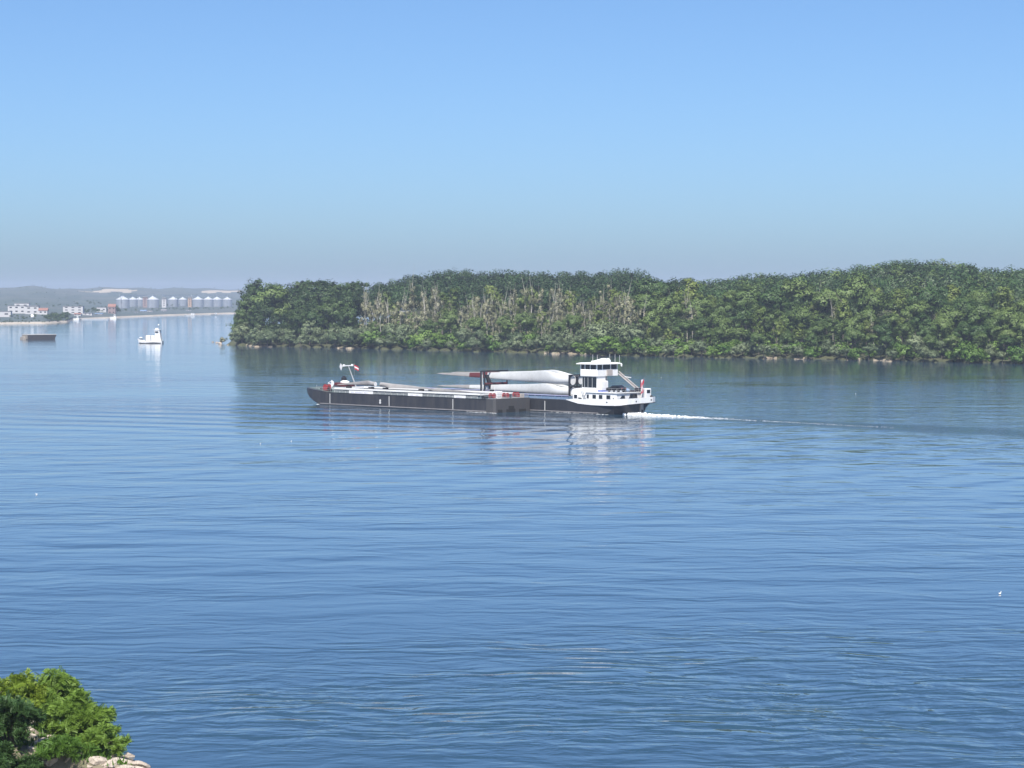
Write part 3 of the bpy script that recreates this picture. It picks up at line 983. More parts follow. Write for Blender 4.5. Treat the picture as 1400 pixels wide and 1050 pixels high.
# spit of stones at the island tip
o = empty('tip_bush', at(303, 469.8), 0.4, 'yellow grey bush on the stony spit at the island tip', 'bush')
g = np.random.default_rng(77)
P, N = crown_points(g, lobes_for('bush', g), 420, 26)
link(quads_mesh('tip_bush_foliage', leaf_quads(P * 0.8, N, 0.6, g), M['leaf_pale']), 'foliage', o)
link(trunk_mesh('tip_bush_stem', g, 2, 0.1, (0.2, 0.1), 5, M['bark']), 'stem', o)

def rock_mesh(g, r, flat=0.7):
    """angular boulder: a chopped ball"""
    import bmesh
    bm = bmesh.new()
    bmesh.ops.create_icosphere(bm, subdivisions=4, radius=1.0)
    planes = [(unit(g.normal(size=3)), g.uniform(0.48, 0.8)) for _ in range(13)]
    for v in bm.verts:
        c = np.array(v.co)
        for n, dd in planes:
            e = c @ n - dd
            if e > 0: c = c - n * e
        c = c + g.normal(size=3) * 0.008
        v.co = Vector((c[0] * r * 1.25, c[1] * r, c[2] * r * flat))
    me = bpy.data.meshes.new('rock')
    bm.to_mesh(me)
    bm.free()
    return me
rock_mat = ground_mat('rock_stone', (0.50, 0.43, 0.36), (0.40, 0.34, 0.28), (0.22, 0.19, 0.16), 0.9, 0.85)
ROCKS = []
for v in range(9):
    me = rock_mesh(np.random.default_rng(40 + v), 1.0, 0.62 + 0.03 * v)
    me.materials.append(rock_mat)
    ROCKS.append(me)
def rock(p, r, label, group, rz=None, tilt=0.3, sq=(1, 1, 1)):
    o = link(ROCKS[rng.integers(len(ROCKS))], 'rock')
    o.location = p
    o.scale = (r * sq[0], r * sq[1], r * sq[2])
    o.rotation_euler = (rng.uniform(-tilt, tilt), rng.uniform(-tilt, tilt), rng.uniform(0, 6.28) if rz is None else rz)
    return tag(o, label, 'rock', group)
for i, (px, py, r) in enumerate([(296, 468.6, 1.0), (291, 467.6, 0.8), (301, 470.2, 1.3)]):
    rock(at(px, py, 0.15), r, 'beige rock on the spit at the island tip, ' + ['middle one', 'leftmost and smallest', 'right one beside the bush'][i], 'rocks on the island spit')

# ------------------------------------------------------------------ the barge (dumb barge lashed to the vessel's near side)
barge = empty('cargo_barge', B0, CONVOY_RZ, 'long dark grey cargo barge with white coaming, nearer of the two lashed hulls', 'barge')
BW = 11.4
def hull_ring(x, y0, y1, ztop, zbot, ch=0.6):
    return [(x, y0, ztop), (x, y0, zbot + ch), (x, y0 + ch, zbot), (x, y1 - ch, zbot), (x, y1, zbot + ch), (x, y1, ztop)]
def barge_hull():
    mb = MB()
    secs = [(-61.9, 1.9, 3.74, 3.2), (-61.2, 1.0, 3.66, 2.45), (-60.0, 0.45, 3.54, 1.6), (-58.2, 0.1, 3.38, 0.75), (-56.4, 0.0, 3.2, 0.05), (-54, 0.0, 3.05, -0.9), (-50, 0, 2.88, -1.0), (-46, 0, 2.82, -1.0)]
    rings = [hull_ring(x, i, BW - i, zt, zb, 0.25) for x, i, zt, zb in secs]
    rings += [hull_ring(x, 0, BW, 2.85, -1.0, 0.25) for x in (-40, -30, -20, -10, -2.6)]
    mb.loft(rings, True)
    mb.build('hull', M['hull_grey'], barge)
    st = MB()
    st.loft([hull_ring(-2.597, 0.002, BW - 0.002, 2.9, -1.0, 0.25), hull_ring(-0.6, 0.002, BW - 0.002, 2.95, -0.8, 0.25), hull_ring(0.0, 0.35, BW - 0.35, 2.95, -0.2, 0.2)], True)
    st.build('stern_block', M['hull_stern'], barge)
    kn = MB()
    for y0, y1, z1 in ((0.9, 2.3, 0.55), (3.6, 6.4, 0.6), (7.6, 9.8, 0.5)): kn.prism([(-0.02, -0.2), (0.05, -0.2), (0.05, z1), (-0.02, z1 + 0.2)], y0, y1)
    kn.prism([(-0.02, 0.6), (0.06, 0.6), (0.06, 1.35), (-0.02, 1.4)], 4.3, 6.0)
    kn.build('stern_opening_shade', M['rubber'], barge)  # black shapes on the transom paint the shade inside its recesses
    sk = MB()
    sk.box(-55.6, -2.6, -0.09, 0.06, 0.16, 0.36)
    sk.build('rubbing_strake', M['strake'], barge)
    tp = MB()
    tp.box(-50, -2.6, -0.05, 0.1, 2.78, 2.9)
    tp.build('deck_edge', M['dark_steel'], barge)
    for x in (-52.2, -32.6, -12.6):
        MB().box(x - 0.09, x + 0.09, -0.03, 0.03, 0.38, 2.6).build('draught_mark', M['line_white'], barge)
    mk = MB()
    for k in (0, 1): mk.lathe([(0.26, -0.03), (0.26, 0.03)], n=14)
    mm = MB()
    for zc, r in ((1.08, 0.3), (1.55, 0.27)):
        mm.loft([[(-35.5 + r * math.cos(a), y, zc + r * math.sin(a)) for a in np.linspace(0, 2 * math.pi, 14, endpoint=False)] for y in (-0.04, 0.02)])
    mm.build('hull_emblem', M['line_white'], barge)
barge_hull()
def barge_top():
    dk = MB()
    dk.loft([[(-61.6, 1.9, 3.68), (-61.6, BW - 1.9, 3.68), (-61.6, BW - 1.9, 3.73), (-61.6, 1.9, 3.73)], [(-54, .2, 3.02), (-54, BW - .2, 3.02), (-54, BW - .2, 3.06), (-54, .2, 3.06)],
             [(-50, .1, 2.87), (-50, BW - .1, 2.87), (-50, BW - .1, 2.9), (-50, .1, 2.9)]], True)
    dk.build('foredeck', M['deck_green'], barge)
    # coaming round the open hold
    cm = MB()
    z0, z1 = 2.8, 3.62
    cm.box(-51.5, -5, 0.9, 1.02, z0, z1)
    cm.box(-51.5, -5, BW - 1.02, BW - 0.9, z0, z1)
    cm.box(-51.62, -51.5, 0.9, BW - 0.9, z0, z1)
    cm.box(-5, -4.88, 0.9, BW - 0.9, z0, z1)
    for k in range(24): cm.box(-51 + k * 2, -50.9 + k * 2, 0.72, 0.9, z0, z1 - 0.1)
    cm.build('coaming', M['coaming'], barge)
    tr = MB()
    tr.box(-51.8, -4.7, 0.66, 1.14, z1, z1 + 0.36)
    tr.box(-51.8, -4.7, BW - 1.14, BW - 0.66, z1, z1 + 0.36)
    tr.box(-52.0, -51.5, 0.66, BW - .66, z1 + 0.003, z1 + 0.357)
    tr.box(-5.0, -4.6, 0.66, BW - .66, z1 + 0.003, z1 + 0.357)
    tr.build('coaming_cap', M['white'], barge)
    fl = MB().box(-51.5, -5, 1.02, BW - 1.02, 2.86, 2.95).build('hatch_floor', M['deck'], barge)
    # guard rail along the side deck
    rl = MB()
    for k in range(25):
        x = -51 + k * 1.9
        rl.tube((x, 0.22, 2.85), (x, 0.22, 3.32), 0.035, n=5)
    for z in (3.08, 3.32): rl.tube((-51, 0.22, z), (-5.4, 0.22, z), 0.03, n=5)
    rl.build('guard_rail', M['line_white'], barge)
    for x0, x1, dz in ((-45.8, -37.9, 0.66), (-26.6, -22.1, 0.62), (-12.3, -8.8, 0.6)):
        b = MB().box(x0, x1, 0.02, 0.1, 2.78, 2.84 + dz).build('name_board', M['white'], barge)
        lt = MB()
        L = x1 - x0
        n = int(L / 0.42)
        for k in range(2, n - 2):
            if random.random() < 0.75: lt.box(x0 + k * 0.42, x0 + k * 0.42 + 0.26, -0.0, 0.018, 2.78 + dz * 0.42, 2.78 + dz * 0.62)
        lt.build('lettering', M['lilac'], b)
    # bow gear
    w = empty('anchor_winch', (-55.2, 1.9, 3.1)); w.parent = barge
    a = MB()
    for yy in (-0.6, 0.6): a.loft([[(0.75 * math.cos(t), yy + s, 0.8 + 0.75 * math.sin(t)) for t in np.linspace(0, 6.283, 18, endpoint=False)] for s in (-0.08, 0.08)])
    a.build('drum_flange', M['red'], w)
    MB().tube((0, -0.55, 0.8), (0, 0.55, 0.8), 0.42, n=14).build('drum', M['maroon'], w)
    MB().box(-0.8, 0.8, -0.75, 0.75, -0.1, 0.22).build('winch_bed', M['maroon'], w)
    sg = empty('signal_disc', (-53.9, 2.0, 3.05)); sg.parent = barge
    MB().tube((0, 0, 0), (0, 0, 2.6), 0.07, n=6).build('post', M['line_white'], sg)
    MB().loft([[(0.12 + (0.75 * math.cos(t) if math.cos(t) > 0 else 0.05 * math.cos(t)), s, 1.75 + 0.75 * math.sin(t)) for t in np.linspace(0, 6.283, 20, endpoint=False)] for s in (-0.05, 0.05)]).build('board', M['flag_white'], sg)
    for x, y in ((-57.2, 2.0), (-56.9, 9.0), (-52.8, 0.6), (-3.9, 0.6), (-3.9, 10.8)):
        bo = MB()
        for s in (-0.3, 0.3): bo.lathe([(0.16, 0), (0.16, 0.5), (0.24, 0.52), (0.24, 0.62)], (x + s, y, 2.9 if x > -50 else 3.1), 10)
        bo.build('bollard', M['dark_steel'], barge)
    rb = MB()
    pts = [(-59.2, 2.2, 3.5), (-57.5, 0.4, 3.36), (-55, 0.2, 3.12), (-52.4, 0.2, 2.98)]
    for z in (0.45, 0.85): rb.path([(x, y + .1, zz + z) for x, y, zz in pts], 0.028, 5)
    for x, y, zz in pts: rb.tube((x, y + .1, zz), (x, y + .1, zz + 0.85), 0.03, n=5)
    rb.build('bow_rail', M['grey_steel'], barge)
    # stern winches, box
    for x, y, k in ((-1.9, 1.2, 1.0), (-1.7, 5.2, 0.9), (-1.6, 8.4, 1.0)):
        w = empty('stern_winch', (x, y, 2.95)); w.parent = barge
        f2 = MB()
        for s in (-0.5, 0.5): f2.loft([[(s + q, 0.62 * k * math.cos(t), 0.62 + 0.62 * k * math.sin(t)) for t in np.linspace(0, 6.283, 16, endpoint=False)] for q in (-0.08, 0.08)])
        f2.build('drum_flange', M['red'], w)
        MB().tube((-0.5, 0, 0.62), (0.5, 0, 0.62), 0.34, n=12).build('drum', M['maroon'], w)
        MB().box(-0.7, 0.7, -0.6, 0.6, -0.1, 0.2).build('winch_bed', M['grey_steel'], w)
    lk = MB().rbox(-3.4, -2.4, 3.0, 5.0, 2.9, 4.45, 0.08).build('deck_locker', M['white'], barge)
    MB().box(-2.42, -2.37, 3.4, 4.5, 3.2, 4.1).build('door', M['flag_white'], lk)
    MB().tube((-2.5, 2.6, 2.9), (-2.5, 2.6, 5.4), 0.05, n=5).build('light_pole', M['white'], barge)
    MB().rbox(-1.9, -1.1, 9.3, 10.6, 2.95, 3.8, 0.08).build('tool_box', M['tan_steel'], barge)
    rs = MB()
    for z in (0.5, 0.95): rs.path([(-3.4, 0.2, 2.95 + z), (-0.4, 0.5, 2.95 + z), (-0.3, BW - .5, 2.95 + z)], 0.03, 5)
    for k in range(7): rs.tube((-0.35, 0.5 + k * 1.72, 2.95), (-0.35, 0.5 + k * 1.72, 3.9), 0.03, n=5)
    rs.build('stern_rail', M['grey_steel'], barge)
barge_top()

def local(o, p): return o + AX * p[0] + AY * p[1] + Vector((0, 0, p[2]))

def blade_mesh(name, L, rootr, chord, mats, band=True, twist=R(35), bend=0.0, flip=1, tipred=True):
    """turbine blade lying along -x from its round root at x = 0"""
    secs = []
    n, m = 44, 22
    for i in range(n + 1):
        t = i / n
        x = -L * t
        if t < 0.05: c, th, bl = 2 * rootr, 2 * rootr, 0.0
        else:
            bl = smooth(0.03, 0.2, t)
            c = (2 * rootr) * (1 - bl) + bl * chord * (1 - 0.9 * (max(0.0, t - 0.2) / 0.8) ** 0.78)
            th = (2 * rootr) * (1 - bl) + bl * c * (0.34 - 0.19 * t)
            if t > 0.97: c *= max(0.12, (1 - t) / 0.03)
        tw = twist * (1 - t) ** 1.6 * bl + R(78) * flip
        ring = []
        for k in range(m):
            a = 2 * math.pi * k / m
            cx = 0.5 * math.cos(a)
            if bl > 0:
                s = (cx + 0.5)
                tk = 0.5 * math.sin(a) * (1 - 0.72 * bl * s ** 1.5)
            else: tk = 0.5 * math.sin(a)
            u, w = (cx + 0.2 * bl) * c, tk * th
            ring.append((x, u * math.cos(tw) - w * math.sin(tw), u * math.sin(tw) + w * math.cos(tw) + bend * t * t))
        secs.append(ring)
    mb = MB()
    for i in range(n):
        t = i / n
        mi = 1 if (band and tipred and (0.60 < t < 0.75)) else (2 if band and t >= 0.75 else 0)
        k = len(mb.v)
        mb.v += secs[i] + secs[i + 1]
        for j in range(m):
            mb.f.append((k + j, k + (j + 1) % m, k + m + (j + 1) % m, k + m + j))
            mb.m.append(mi)
    mb.f.append(tuple(range(m)))
    mb.m.append(3)
    import bmesh
    o = mb.build(name, mats, sm=True)
    bm = bmesh.new()
    bm.from_mesh(o.data)
    bmesh.ops.remove_doubles(bm, verts=bm.verts, dist=0.0005)
    bmesh.ops.recalc_face_normals(bm, faces=bm.faces)
    bm.to_mesh(o.data)
    bm.free()
    o.data.set_sharp_from_angle(angle=R(50))
    return o

bm_ = [M['white_blade'], M['maroon'], M['grey_wrap'], M['white']]
BG = 'turbine blades carried on the motor vessel'
def put_blade(o, org, p, rz, label, group):
    o.location = local(org, p)
    o.rotation_euler = (0, 0, rz)
    return tag(o, label, 'turbine blade', group)
b1 = blade_mesh('turbine_blade', 41.5, 1.0, 2.9, bm_, bend=0.5)
put_blade(b1, S0, (8.0, 4.35, 6.75), CONVOY_RZ, 'white turbine blade with maroon band, upper one nearer the camera', BG)
b2 = blade_mesh('turbine_blade', 39.5, 1.0, 2.9, bm_, bend=0.6)
put_blade(b2, S0, (8.0, 7.0, 6.85), CONVOY_RZ, 'white turbine blade with maroon band, upper one on the far side', BG)
b3 = blade_mesh('turbine_blade', 41.5, 1.0, 2.4, bm_, bend=0.2, tipred=False)
put_blade(b3, S0, (8.0, 4.35, 4.25), CONVOY_RZ, 'white turbine blade lowest in the stack, nearer the camera', BG)
b4 = blade_mesh('turbine_blade', 40.5, 1.0, 2.4, bm_, bend=0.2, tipred=False)
put_blade(b4, S0, (8.0, 7.0, 4.25), CONVOY_RZ, 'white turbine blade lowest in the stack, far side', BG)

gm_ = [M['grey_wrap'], M['grey_wrap'], M['grey_wrap'], M['white']]
GG = 'grey wrapped blade sections on the barge'
c1 = blade_mesh('blade_section', 13.0, 0.5, 1.15, gm_, band=False, bend=-0.5)
put_blade(c1, B0, (-40.6, 3.4, 5.0), CONVOY_RZ, 'grey wrapped blade section with white root pointing to the barge bow', GG)
c2 = blade_mesh('blade_section', 19.0, 0.5, 1.2, gm_, band=False, bend=-0.7, flip=-1)
put_blade(c2, B0, (-39.0, 3.6, 4.95), CONVOY_RZ + math.pi, 'grey wrapped blade section pointing aft, its root facing the other section', GG)
c3 = blade_mesh('blade_section', 15.0, 0.4, 0.9, gm_, band=False, bend=-0.2)
put_blade(c3, B0, (-24.0, 4.2, 4.05), CONVOY_RZ + math.pi, 'low pale blade section lying across the middle of the barge hold', GG)
for (x, y), lab in zip(((-49.5, 3.4), (-42.0, 3.4), (-37.5, 3.6), (-26.0, 3.6)), ('first cradle from the barge bow under the blade sections', 'second cradle from the barge bow under the blade sections', 'third cradle from the barge bow, under the aft pointing section', 'fourth cradle from the barge bow under the aft pointing section')):
    o = empty('wooden_cradle', local(B0, (x, y, 2.95)), CONVOY_RZ, lab, 'cradle', 'cradles under the blade sections')
    MB().prism([(-0.25, 0), (0.25, 0), (0.25, 1.35), (-0.25, 1.35)], -0.7, 0.7).build('block', M['rust'], o)
    MB().box(-0.35, 0.35, -1.4, 1.4, 0.0, 0.2).build('sleeper', M['rust'], o)

# ------------------------------------------------------------------ the motor vessel
ship = empty('motor_cargo_vessel', S0, CONVOY_RZ, 'motor cargo vessel with white stern deckhouse and raised wheelhouse', 'ship')
SW = 11.0
def ship_hull():
    mb = MB()
    rings = []
    for x, i, zt, zb in ((-70.5, 5.2, 4.1, 3.5), (-69.6, 3.6, 4.0, 1.2), (-68, 2.1, 3.85, -0.4), (-65.5, 0.9, 3.6, -1.2), (-62, 0.2, 3.25, -1.2), (-58, 0, 2.85, -1.2)):
        rings.append(hull_ring(x, i, SW - i, zt, zb, 0.2))
    for x in (-40, -20, 0, 9.0): rings.append(hull_ring(x, 0, SW, 2.75, -1.2, 0.2))
    rings.append(hull_ring(13, 0, SW, 2.2, -1.2, 0.2))
    rings.append(hull_ring(19, 0.05, SW - .05, 1.9, -1.2, 0.4))
    rings.append([(22.5, 0.25, 2.05), (22.5, 0.5, 1.1), (22.5, 1.6, -1.2), (22.5, SW - 1.6, -1.2), (22.5, SW - .5, 1.1), (22.5, SW - .25, 2.05)])
    rings.append([(24.6, 0.6, 2.1), (24.6, 1.7, 1.4), (24.6, 3.2, -0.6), (24.6, SW - 3.2, -0.6), (24.6, SW - 1.7, 1.4), (24.6, SW - .6, 2.1)])
    rings.append([(25.0, 1.6, 2.15), (25.0, 3.2, 1.6), (25.0, 4.4, 0.3), (25.0, SW - 5.4, 0.3), (25.0, SW - 4.6, 1.6), (25.0, SW - 3.6, 2.15)])
    mb.loft(rings, True)
    mb.build('hull', M['hull_black'], ship)
    # white bulwark round the stern, stepping down from the hull top
    def plan(x, i): return x, i
    side = [(10.0, 0.0, 2.78, 2.84), (11.5, 0.0, 2.45, 3.0), (13.5, 0.0, 2.05, 3.05), (17, 0.0, 1.86, 3.05), (21, 0.0, 1.86, 3.1), (23.4, 0.12, 1.92, 3.18), (24.7, 0.7, 2.02, 3.25),
            (25.4, 1.9, 2.16, 3.32), (25.7, 4.0, 2.25, 3.4), (25.75, 5.5, 2.3, 3.45), (25.9, 7.0, 2.33, 3.5), (26.1, 9.4, 2.4, 3.55), (25.7, 10.7, 2.46, 3.55), (24.3, 11.0, 2.45, 3.4), (21, 11.0, 2.3, 3.2), (13.5, 11.0, 2.12, 3.05), (10, 11.0, 2.78, 2.84)]
    bw = MB()
    cx, cy = 17.0, 5.5
    def offs(x, y, d):
        # push outward from the deck centre line
        vx, vy = (x - 20.0) if x > 20 else 0.0, y - 5.5
        l = math.hypot(vx, vy) or 1
        return x + vx / l * d, y + vy / l * d
    rings = []
    for x, y, z0, z1 in side:
        xo, yo = offs(x, y, 0.12)
        xi, yi = offs(x, y, -0.06)
        rings.append([(xo, yo, z0), (xo, yo, z1), (xi, yi, z1), (xi, yi, z0)])
    bw.loft(rings, True)
    bw.build('bulwark', M['white'], ship)
    rm = MB()
    rings = []
    for x, y, z0, z1 in side[5:14]:
        xo, yo = offs(x, y, 0.2)
        xi, yi = offs(x, y, -0.1)
        rings.append([(xo, yo, z0 - 0.16), (xo, yo, z0 - 0.004), (xi, yi, z0 - 0.004), (xi, yi, z0 - 0.16)])
    rm.loft(rings, True)
    rm.build('fender_rim', M['dark_steel'], ship)
    # stern deck that the overhang carries
    dk = MB()
    poly = [(offs(x, y, -0.1)) for x, y, _, _ in side if x > 12]
    dk.plan([(12.0, 0.1)] + poly + [(12.0, 10.9)], 2.2, 2.5)
    dk.build('stern_deck', M['deck'], ship)
    rd = MB()
    rd.box(23.9, 25.2, 6.6, 7.6, -0.8, 2.2)
    rd.build('rudder_trunk', M['tan_steel'], ship)
    MB().box(23.8, 25.3, 6.9, 7.3, -0.8, 0.9).build('rudder', M['dark_steel'], ship)
    sk = MB().box(-55, 19, -0.08, 0.05, 0.12, 0.3).build('rubbing_strake', M['strake'], ship)
    for x in (3.8, ): MB().box(x - 0.09, x + 0.09, -0.04, 0.03, 0.3, 2.3).build('draught_mark', M['line_white'], ship)
    # hold coaming and hatch floor
    cm = MB()
    for y in (1.0, SW - 1.1): cm.box(-57, 9.5, y, y + 0.1, 2.7, 3.5)
    for x in (-57, 9.4): cm.box(x, x + 0.1, 1.1, SW - 1.1, 2.7, 3.5)
    for k in range(34): cm.box(-56.5 + 1.95 * k, -56.4 + 1.95 * k, 0.8, 1.0, 2.7, 3.4)
    cm.build('coaming', M['coaming_blue'], ship)
    MB().box(-57, 9.5, 1.1, SW - 1.1, 2.72, 2.82).build('hatch_floor', M['deck'], ship)
    cp = MB()
    for y in (0.85, SW - 1.25): cp.box(-57.2, 9.6, y, y + 0.4, 3.5, 3.62)
    cp.build('coaming_cap', M['lilac'], ship)
    # bow
    bb = MB()
    bb.loft([[(-70.4, 5.0, 4.1), (-70.4, 5.0, 4.45), (-70.2, 5.3, 4.45), (-70.2, 5.3, 4.1)], [(-68, 2.0, 3.85), (-68, 2.0, 4.3), (-68, 2.2, 4.3), (-68, 2.2, 3.85)],
             [(-65, 0.75, 3.5), (-65, 0.75, 4.0), (-65, 0.95, 4.0), (-65, 0.95, 3.5)]], True)
    bb.build('bow_bulwark', M['white'], ship)
    MB().rbox(-67.2, -63.6, 3.2, 7.0, 3.4, 4.3, 0.12).build('forecastle', M['maroon'], ship)
    w = MB()
    w.rbox(-66.2, -65.2, 4.6, 5.6, 4.3, 5.6, 0.1)
    w.tube((-65.7, 5.1, 5.5), (-65.7, 5.1, 5.9), 0.4, n=10)
    w.build('ventilator', M['dark_steel'], ship)
    MB().ball((-64.6, 4.4, 4.4), (1.4, 0.9, 0.5), 14).build('covered_dinghy', M['white'], ship, True)
    # leaning foremast
    mst = MB().tube((-61.8, 5.5, 3.2), (-64.6, 5.5, 8.4), 0.17, 0.1, 8).build('foremast', M['grey_steel'], ship)
    MB().tube((-64.7, 4.1, 8.35), (-64.5, 6.8, 8.35), 0.13, n=6).build('crossbar', M['white'], mst)
    for y in (4.0, 6.7): MB().rbox(-64.8, -64.4, y - .15, y + .35, 8.2, 8.7, 0.05).build('mast_lamp', M['white'], mst)
    MB().loft([[(-66.2, 4.6, 7.2), (-66.15, 4.65, 7.2), (-65.6, 4.65, 8.3), (-65.65, 4.6, 8.3)], [(-66.3, 4.2, 8.1), (-66.25, 4.25, 8.1), (-65.9, 4.25, 8.9), (-65.95, 4.2, 8.9)]]).build('signal_flag', M['flag_white'], mst)
    fl = MB()
    fl.path([(-62.6, 5.6, 6.0), (-62.6, 5.6, 8.9)], 0.03, 5)
    fl.build('flag_pole', M['grey_steel'], ship)
    flag_cloth((-62.55, 5.6, 8.6), 1.3, 1.0, ship, AXIS=(1, 0.15))

def flag_cloth(p, L, H, parent, AXIS=(1, 0), droop=0.35, name='flag'):
    mb = MB()
    n = 10
    for band, (z0, z1) in enumerate(((0, 1 / 3), (1 / 3, 2 / 3), (2 / 3, 1))):
        rows = []
        for z in (z0, z1):
            rows.append([(p[0] + AXIS[0] * L * k / n * (1 - droop * 0.3), p[1] + AXIS[1] * L * k / n + 0.12 * math.sin(k * 1.3 + z), p[2] - H * z - droop * L * (k / n) ** 1.4) for k in range(n + 1)])
        for k in range(n):
            mb.add([rows[0][k], rows[0][k + 1], rows[1][k + 1], rows[1][k]], [(0, 1, 2, 3)], 0 if band != 1 else 1)
    return mb.build(name, [M['flag_red'], M['flag_white']], parent)
ship_hull()

def window_on(parent, face, a0, a1, z0, z1, pos, frame=True, slant=0.0, matf='grey_steel'):
    """pane set in a frame on a wall: face 'side' lies in y = pos, face 'aft' in x = pos"""
    def shape(mb, g, d0, d1):
        pts = [(a0 - g + slant * 0, z0 - g), (a1 + g, z0 - g), (a1 + g - slant * 0.3, z1 + g), (a0 - g + slant, z1 + g)]
        if face == 'side': mb.loft([[(a, pos - d1, z) for a, z in pts], [(a, pos + d0, z) for a, z in pts]])
        else: mb.loft([[(pos - d0, a, z) for a, z in pts], [(pos + d1, a, z) for a, z in pts]])
    mb = MB()
    shape(mb, 0.06, 0.05, 0.03)
    w = mb.build('window', M[matf], parent)
    pn = MB()
    shape(pn, 0.0, 0.02, 0.055)
    pn.build('pane', M['glass'], w)
    return w

def ship_house():
    # aft deckhouse
    dh = MB()
    dh.rbox(14.6, 23.3, 1.0, 9.5, 2.5, 4.5, 0.12)
    house = dh.build('deckhouse', M['white'], ship)
    for px0, px1 in ((15.0, 15.5), (16.6, 17.5), (18.4, 19.3), (20.5, 21.5)): window_on(house, 'side', px0, px1, 3.25, 4.0, 1.0)
    MB().box(22.3, 22.5, 0.96, 1.02, 3.3, 3.5).build('vent', M['dark_steel'], house)
    window_on(house, 'aft', 2.1, 3.7, 3.4, 3.95, 23.3, slant=0.6)
    window_on(house, 'aft', 5.0, 7.8, 3.35, 4.2, 23.3, slant=0.5)
    MB().box(14.4, 23.55, 0.8, 9.7, 4.46, 4.6).build('roof_edge', M['white'], house)
    # forward cabin with rounded top
    fc = MB()
    fc.rbox(10.6, 14.7, 1.2, 9.4, 2.6, 4.0, 0.2)
    cab = fc.build('forward_cabin', M['white'], ship)
    window_on(cab, 'side', 11.2, 12.0, 3.15, 3.85, 1.2)
    MB().prism([(12.4, 3.0), (13.4, 3.0), (13.2, 3.25), (12.4, 3.3)], 1.14, 1.22).build('side_ladder', M['dark_steel'], cab)
    hd = MB()
    hd.prism([(10.2, 3.95), (15.2, 3.95), (15.2, 4.8), (14.2, 5.15), (11.2, 5.25), (10.4, 5.0)], 1.4, 9.2)
    hd.build('cabin_hood', M['white'], cab)
    ld = MB()
    for s in (0, 0.5): ld.tube((13.3 + s, 1.05, 4.6), (14.4 + s, 1.05, 2.6), 0.05, n=5)
    for k in range(6): ld.tube((13.3 + k * .2, 1.05, 4.5 - k * .36), (13.8 + k * .2, 1.05, 4.5 - k * .36), 0.04, n=5)
    ld.build('ladder', M['grey_steel'], cab)
    # tower under the wheelhouse
    tw = MB()
    tw.box(12.2, 16.5, 2.6, 5.3, 4.55, 7.9)
    tower = tw.build('wheelhouse_tower', M['white'], ship)
    gl = MB().box(12.35, 16.3, 2.55, 2.62, 5.45, 7.7).build('lounge_window', M['glass'], tower)
    for k in (12.9, 13.9, 15.1): MB().box(k, k + 0.12, 2.5, 2.56, 5.45, 7.7).build('mullion', M['grey_steel'], gl)
    MB().rbox(16.5, 17.3, 2.9, 5.4, 4.6, 6.9, 0.15).build('funnel_casing', M['white'], tower)
    MB().box(16.52, 17.6, 2.8, 5.6, 4.6, 4.95).build('casing_base', M['blue_paint'], tower)
    # far support and access trunk
    MB().box(13.0, 15.6, 5.3, 7.0, 4.55, 7.9).build('access_trunk', M['grey_steel'], tower)
    # wheelhouse
    wh = MB()
    wh.rbox(11.9, 16.7, 2.3, 9.3, 7.9, 9.32, 0.1)
    wheel = wh.build('wheelhouse', M['white'], ship)
    MB().box(12.05, 16.55, 2.45, 9.15, 9.3, 10.4).build('window_band', M['glass'], wheel)
    pl = MB()
    for x in (12.0, 13.2, 14.7, 16.45): pl.box(x - .1, x + .1, 2.38, 2.5, 9.3, 10.4)
    for y in (2.45, 4.2, 6.9, 9.1): pl.box(16.5, 16.62, y - .11, y + .11, 9.3, 10.4)
    for y in (4.2, 6.9, 9.1): pl.box(11.98, 12.1, y - .11, y + .11, 9.3, 10.4)
    pl.build('window_pillar', M['white'], wheel)
    MB().box(13.6, 14.0, 2.6, 3.0, 9.35, 10.2).build('helm_chair', M['white'], wheel)
    MB().rbox(16.7, 16.95, 5.4, 7.2, 8.0, 9.25, 0.05).build('locker', M['tan_steel'], wheel)
    MB().loft([[(11.2, 1.8, 10.4), (17.2, 1.8, 10.4), (17.2, 9.9, 10.4), (11.2, 9.9, 10.4)], [(11.2, 1.8, 10.58), (17.2, 1.8, 10.58), (17.2, 9.9, 10.58), (11.2, 9.9, 10.58)],
               [(11.9, 2.4, 10.76), (16.6, 2.4, 10.76), (16.6, 9.2, 10.76), (11.9, 9.2, 10.76)]]).build('roof', M['white'], wheel)
    MB().prism([(12.6, 10.76), (16.2, 10.76), (16.2, 11.2), (15.6, 11.7), (14.8, 11.5), (13.4, 11.15), (12.6, 11.1)], 5.2, 7.4).build('roof_housing', M['white'], wheel)
    ra = MB()
    ra.path([(14.6, 6.3, 11.4), (14.6, 6.3, 12.0)], 0.12, 6)
    ra.bar((13.2, 6.3, 12.0), (16.0, 6.3, 12.15), 0.25, 0.25)
    ra.build('radar_scanner', M['dark_steel'], wheel)
    an = MB()
    for x, y, h in ((13.0, 5.2, 1.8), (13.6, 6.0, 1.7), (15.4, 8.0, 1.9), (16.4, 8.6, 1.8), (16.8, 9.6, 1.6)): an.tube((x, y, 10.7), (x, y, 10.7 + h), 0.045, 0.03, 5)
    an.build('antenna', M['line_white'], wheel)
    MB().ball((17.3, 9.7, 10.15), (0.2, 0.2, 0.4), 10).build('deck_lamp', M['white'], wheel, True)
    # boom resting on the deckhouse
    bm = MB()
    a, b = Vector((16.9, 9.3, 8.35)), Vector((22.8, 9.1, 4.75))
    for dy, dz in ((-.25, 0), (.25, 0), (0, .45)):
        bm.tube(a + Vector((0, dy, dz)), b + Vector((0, dy, dz)), 0.1, n=6)
